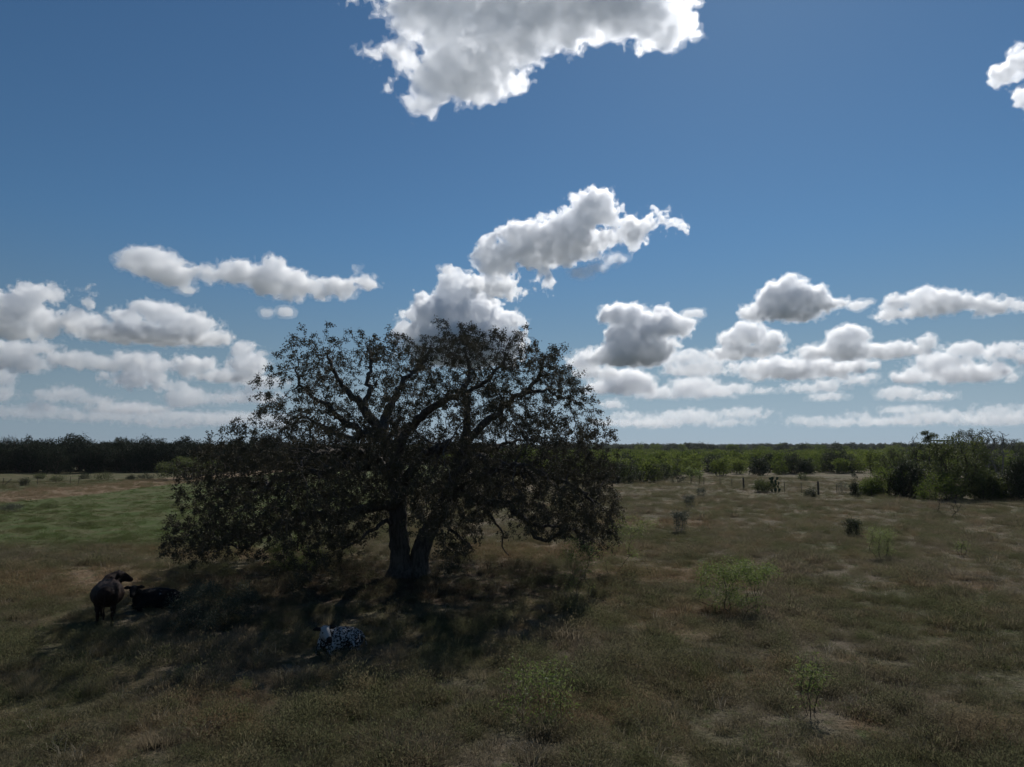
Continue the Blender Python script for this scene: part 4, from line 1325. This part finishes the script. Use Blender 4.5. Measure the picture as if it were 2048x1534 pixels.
def head_chains(pole, muzzle, ear_side, k=1.0):
    """Poll, muzzle and the sideways direction for the ears."""
    a, m, s = Vector(pole), Vector(muzzle), Vector(ear_side).normalized()
    d = (m - a)
    up = s.cross(d).normalized()
    if up.z < 0: up = -up
    h = [([a, a + d * .35, a + d * .75, m], [(.125 * k, .15 * k), (.118 * k, .145 * k), (.082 * k, .10 * k), (.078 * k, .078 * k)])]
    for sg in (-1, 1):
        b_ = a + s * sg * .10 * k + up * .06 * k - d.normalized() * .02
        h.append(([b_, b_ + s * sg * .12 * k + up * .01, b_ + s * sg * .22 * k - up * .015], [(.035 * k, .05 * k), (.05 * k, .065 * k), (.02 * k, .03 * k)]))
    return h, up

def finish_head(root, pole, muzzle, side, k):
    a, m, s = Vector(pole), Vector(muzzle), Vector(side).normalized()
    d = m - a
    up = s.cross(d).normalized()
    if up.z < 0: up = -up
    for sg in (-1, 1):
        ball('eye', a + d * .36 + s * sg * .108 * k + up * .05 * k, .022 * k, root, M_EYE)
        ball('nostril', m + d.normalized() * .055 * k + s * sg * .035 * k + up * .02 * k, .016 * k, root, M_EYE)

def speckle_mat(name, pole, muzzle):
    """White coat crowded with small black flecks, a white face, dark ears and nose."""
    m, nt = new_mat(name)
    b = NB(nt)
    out = b.N('ShaderNodeOutputMaterial')
    p = b.N('ShaderNodeBsdfPrincipled'); p.inputs['Roughness'].default_value = .85; p.inputs['Specular IOR Level'].default_value = .15
    pos = b.N('ShaderNodeTexCoord').outputs['Object']
    n = b.noise(pos, 15.0, 3, .6)
    big = b.noise(pos, 2.2, 2, .5)
    thr = b.math('ADD', n, b.math('MULTIPLY', b.math('SUBTRACT', big, .5), .35))
    black = b.ramp(thr, .455, .50)
    sp = b.N('ShaderNodeSeparateXYZ'); b.L(pos, sp.inputs[0])
    a, mz = Vector(pole), Vector(muzzle)
    dh = b.vec('LENGTH', b.vec('SUBTRACT', pos, tuple(a.lerp(mz, .42))).outputs[0]).outputs['Value']
    face = b.ramp(dh, .33, .26)
    black = b.math('MULTIPLY', black, b.math('SUBTRACT', 1.0, face))
    nose = b.ramp(b.vec('LENGTH', b.vec('SUBTRACT', pos, tuple(mz + (mz - a).normalized() * .03)).outputs[0]).outputs['Value'], .16, .13)
    c = a + Vector((0, 0, .05))
    d = (mz - a); s = d.cross(Vector((0, 0, 1))).normalized()
    earv = b.vec('DOT_PRODUCT', b.vec('SUBTRACT', pos, tuple(c)).outputs[0], tuple(s)).outputs['Value']
    near = b.ramp(b.vec('LENGTH', b.vec('SUBTRACT', pos, tuple(c)).outputs[0]).outputs['Value'], .46, .44)
    ear = b.math('MULTIPLY', b.ramp(b.math('ABSOLUTE', earv), .14, .16), near)
    black = b.math('MAXIMUM', black, b.math('MAXIMUM', nose, ear))
    b.L(b.mix(black, c4(.29, .285, .28), c4(.012, .011, .011)), p.inputs['Base Color'])
    b.L(p.outputs[0], out.inputs[0])
    return m

def black_fleck_mat():
    m, nt = new_mat('black_flecked_hide')
    b = NB(nt)
    out = b.N('ShaderNodeOutputMaterial')
    p = b.N('ShaderNodeBsdfPrincipled'); p.inputs['Roughness'].default_value = .85; p.inputs['Specular IOR Level'].default_value = .15
    pos = b.N('ShaderNodeTexCoord').outputs['Object']
    n = b.noise(pos, 9.0, 3, .6)
    sp = b.N('ShaderNodeSeparateXYZ'); b.L(pos, sp.inputs[0])
    body = b.ramp(sp.outputs[0], .25, .0)
    b.L(b.mix(b.math('MULTIPLY', b.ramp(n, .63, .68), body), c4(.010, .009, .010), c4(.22, .21, .20)), p.inputs['Base Color'])
    b.L(p.outputs[0], out.inputs[0])
    return m

def tail(root, pts, mat):
    n = len(pts)
    rad = [.035, .025, .02, .018, .045, .012][:n]
    v, q = tubes(np.array(pts, float), np.arange(n) - 1, np.array(rad), sides=7)
    link('tail', smooth(mesh_np('tail', v, q)), root, mat)

def standing_cow():
    p = at(212, 1243)
    root = empty('cow', p, rz=math.radians(116), scale=1.02)
    tag(root, 'reddish brown cow standing at the left edge of the oak shadow, looking right', 'cow')
    pole, muz = (.84, -.28, 1.40), (.92, -.66, 1.22)
    ch = [([(-.80, 0, 1.06), (-.45, 0, 1.0), (0, 0, .93), (.45, 0, .97), (.78, 0, 1.03)], [(.30, .30), (.42, .39), (.54, .46), (.46, .44), (.30, .34)]),
          ([(-.62, 0, 1.22), (-.2, 0, 1.22), (.5, 0, 1.25)], [(.16, .14), (.16, .12), (.14, .13)]),
          ([(.55, -.02, 1.08), (.72, -.10, 1.22), (.82, -.24, 1.34)], [(.32, .38), (.29, .35), (.22, .25)])]
    hc, _ = head_chains(pole, muz, (1, .1, .05), 1.25)
    ch += hc
    for sy in (-1, 1):
        ch.append(([(-.70, sy * .22, .95), (-.62, sy * .24, .68), (-.80, sy * .22, .46), (-.76, sy * .22, .24), (-.74, sy * .22, .05)], [(.17, .20), (.12, .15), (.065, .08), (.05, .055), (.055, .065)]))
        ch.append(([(.60, sy * .22, .92), (.62, sy * .21, .58), (.63, sy * .20, .40), (.63, sy * .20, .20), (.64, sy * .20, .05)], [(.13, .16), (.085, .10), (.065, .07), (.05, .055), (.055, .065)]))
    me = sweep_body('cow_body', ch, .028, M_HIDE_BROWN)
    link('body', me, root)
    for x, y in ((-.73, .22), (-.73, -.22), (.655, .2), (.655, -.2)):
        v, q = tubes(np.array([(x, y, -.02), (x, y, .03), (x - .005, y, .075)]), np.array([-1, 0, 1]), np.array([.068, .066, .056]), sides=9)
        link('hoof', mesh_np('hoof', v, q), root, M_HOOF)
    finish_head(root, pole, muz, (1, .1, .05), 1.25)
    tail(root, [(-1.02, 0, 1.22), (-1.12, 0, 1.05), (-1.13, .01, .8), (-1.12, .02, .58), (-1.11, .02, .42), (-1.11, .02, .28)], M_HIDE_BROWN)

def lying_cow(name, p, rz, scale, label, cat, mat_fn, pole, muz, side, neck):
    root = empty(name, p, rz, scale)
    tag(root, label, cat)
    mat = mat_fn(pole, muz)
    ch = [([(-.72, .04, .34), (-.40, .02, .40), (0, 0, .43), (.40, 0, .44), (.68, 0, .44)], [(.30, .30), (.42, .38), (.46, .42), (.38, .40), (.24, .30)]),
          ([(-.68, .03, .58), (-.2, 0, .68), (.45, 0, .72)], [(.15, .12), (.16, .12), (.13, .13)]),
          (neck, [(.22, .28), (.17, .22), (.13, .17)]),
          # folded hind leg, visible haunch
          ([(-.62, .30, .34), (-.30, .42, .26), (-.10, .46, .14)], [(.20, .24), (.15, .19), (.09, .10)]),
          ([(-.10, .47, .10), (-.42, .52, .07), (-.58, .52, .05)], [(.07, .07), (.05, .05), (.055, .05)]),
          ([(-.62, -.28, .34), (-.30, -.40, .26), (-.10, -.44, .14)], [(.20, .24), (.15, .19), (.09, .10)]),
          ([(-.10, -.45, .10), (-.40, -.50, .07), (-.55, -.50, .05)], [(.07, .07), (.05, .05), (.055, .05)]),
          # fore legs: one knee forward, both tucked under
          ([(.55, .24, .34), (.82, .28, .16), (.60, .30, .06)], [(.13, .15), (.075, .08), (.055, .055)]),
          ([(.55, -.22, .34), (.86, -.24, .15), (.66, -.26, .06)], [(.13, .15), (.075, .08), (.055, .055)])]
    hc, _ = head_chains(pole, muz, side, 1.2)
    me = sweep_body(name + '_body', ch + hc, .026, mat)
    link('body', me, root)
    finish_head(root, pole, muz, side, 1.2)
    tail(root, [(-.98, .06, .50), (-1.06, .12, .36), (-1.05, .22, .2), (-.98, .34, .09), (-.88, .42, .06), (-.78, .48, .05)], mat)
    return root

standing_cow()
FL = black_fleck_mat()
# the calf lies with its head to the left, facing the viewer
lying_cow('calf', at(312, 1217), math.radians(222), .92, 'black calf with a few white flecks lying beside the brown cow', 'calf', lambda a, b_: FL,
          (.90, .16, .92), (1.08, .58, .76), (.9, -.42, 0), [(.58, 0, .50), (.76, .04, .70), (.88, .12, .84)])
lying_cow('speckled_cow', at(678, 1304), math.radians(238), .88, 'white faced cow with black speckled coat lying in the oak shadow', 'cow',
          lambda a, b_: speckle_mat('speckled_hide', a, b_),
          (.86, .18, .94), (1.02, .60, .70), (.9, -.44, 0), [(.56, 0, .52), (.72, .04, .72), (.84, .14, .86)])
print('T cattle', round(time.time() - T0, 1))

# ------------------------------------------------------------------ grass
def tuft_mesh(seed, nblade, h, spread, width, lean, mat):
    r = np.random.default_rng(seed)
    n = nblade
    a = r.uniform(0, 6.283, n); rad = spread * r.uniform(0, 1, n) ** .7
    b0 = np.stack([np.cos(a) * rad, np.sin(a) * rad, np.full(n, -.02)], 1)
    hh = h * r.uniform(.45, 1.1, n)
    a2 = a + r.normal(0, .9, n)
    ln = lean * r.uniform(.2, 1.2, n) * hh
    d = np.stack([np.cos(a2), np.sin(a2), np.zeros(n)], 1)
    s = np.stack([-np.sin(a2 + r.normal(0, .8, n)), np.cos(a2), np.zeros(n)], 1)
    w = width * r.uniform(.6, 1.3, n)[:, None]
    m = b0 + d * (ln * .35)[:, None]; m[:, 2] = hh * .6
    t = b0 + d * ln[:, None]; t[:, 2] = hh * r.uniform(.75, 1.0, n)
    v = np.stack([b0 - s * w, b0 + s * w, m + s * w * .8, m - s * w * .8, t], 1).reshape(-1, 3)
    i = np.arange(n)[:, None] * 5
    me = mesh_np('tuft', v, [i + np.array([[0, 1, 2, 3]]), i + np.array([[3, 2, 4]])])
    me.materials.append(mat)
    return me

def forb_mesh(seed, h, w, nl, leaf, mat):
    r = np.random.default_rng(seed)
    c = r.normal(0, 1, (nl, 3)) * np.array([w * .4, w * .4, 0]); c[:, 2] = np.abs(r.normal(.45, .25, nl)) * h * np.clip(1.15 - (c[:, 0] ** 2 + c[:, 1] ** 2) / (w * w * .6), .2, 1)
    d = c * np.array([1, 1, .6]); d[:, 2] += .15; d /= np.maximum(np.linalg.norm(d, axis=1, keepdims=True), 1e-4)
    v, f = leaves(c, d, leaf[0], leaf[1], r)
    me = mesh_np('forb', v, f); me.materials.append(mat)
    return me

tufts = ([tuft_mesh(1, 60, .17, .18, .0045, 1.3, M_DRY), tuft_mesh(2, 50, .24, .17, .0045, 1.5, M_DRY), tuft_mesh(3, 70, .12, .24, .005, 1.9, M_DRY)] +
         [tuft_mesh(4, 70, .10, .26, .005, 2.0, M_LOW), tuft_mesh(5, 70, .12, .28, .005, 1.8, M_LOW)] +
         [forb_mesh(6, .24, .36, 150, (.045, .013), M_GREEN), forb_mesh(7, .34, .48, 200, (.05, .013), M_GREEN), forb_mesh(8, .18, .32, 130, (.040, .014), M_GREEN)] +
         [tuft_mesh(9, 12, .42, .10, .004, 1.1, M_SEED), tuft_mesh(10, 30, .13, .26, .005, 2.8, M_SEED)] +
         [forb_mesh(11, .46, .85, 620, (.05, .013), M_GREEN), forb_mesh(12, .38, .7, 460, (.045, .013), M_GREEN), tuft_mesh(13, 150, .34, .34, .0045, 1.2, M_DRY)])

def grass():
    r = np.random.default_rng(99)
    P_, s_, k_ = [], [], []
    herd = [at(212, 1243), at(312, 1217), at(678, 1304)]        # trodden, grazed short round the cattle
    bands = [(9, 22, 60), (22, 34, 38), (34, 55, 18), (55, 90, 7), (90, 150, 2.6)]
    for r0, r1, den in bands:
        area = .5 * (r1 * r1 - r0 * r0) * 1.62
        n = int(area * den)
        rr = np.sqrt(r.uniform(r0 * r0, r1 * r1, n)); a = r.uniform(-.81, .81, n)
        x, y = rr * np.sin(a), rr * np.cos(a)
        for xi, yi, ri in zip(x, y, rr):
            pa = mnoise.noise((xi * .22, yi * .20, 4.2)) + .5 * mnoise.noise((xi * .75, yi * .7, 9.1))
            pb = mnoise.noise((xi * .30 + 40, yi * .27, 1.2)) + .6 * mnoise.noise((xi * 1.3, yi * 1.2, 2.1))
            u = r.random()
            lit = ((xi - OAK.x - .5) * .09) ** 2 + ((yi - OAK.y + 1.0) * .14) ** 2
            if lit < .8 and u < .55 * (1 - lit): continue
            if pa + pb < -.55 and u < .6: continue
            pc = mnoise.noise((xi * 1.7, yi * 1.35, 6.6)) if ri < 60 else mnoise.noise((xi * .8, yi * .6, 6.6))
            if pc < -.04 and r.random() < .72: continue
            q = r.random()
            if pb > .18 and q < .75: k = 5 + int(r.integers(0, 3))
            elif pa > .2 and q < .6: k = int(r.integers(0, 3))
            elif q < .20: k = 8 + int(r.random() < .8)
            elif q < .55: k = 3 + int(r.integers(0, 2))
            elif q < .8: k = int(r.integers(0, 3))
            else: k = 5 + int(r.integers(0, 3))
            sc = r.uniform(.65, 1.25) * (1 + .35 * max(-.6, min(1.2, pa))) * (1.0 if ri < 34 else 1.15 if ri < 55 else 1.35)
            sc *= 1 + .9 * max(-.3, pc)
            if k >= 8: sc = min(sc, .95)
            for cow in herd:
                if (xi - cow.x) ** 2 + (yi - cow.y + .5) ** 2 < 2.6: sc *= .45; break
            if yi > 44 and -55 < xi < -13:
                sc *= .8
                k = 3 + int(r.integers(0, 2)) if r.random() < .4 else 5 + int(r.integers(0, 3))
                if r.random() < .55: continue
            if ri < 60 and r.random() < (.055 if ri < 34 else .09) * (1.6 if pb > .1 else .6) and lit > 1.1:
                k = 10 + int(r.integers(0, 3)); sc = r.uniform(.6, 1.15)
            P_.append((xi, yi, hgt(xi, yi))); s_.append(sc); k_.append(k)
    print('GRASS', len(P_))
    scatter_object('grass', P_, s_, r.uniform(0, 6.28, len(P_)), k_, tufts, 'dry and green grass tufts and weeds covering the pasture')
grass()
print('T all', round(time.time() - T0, 1))
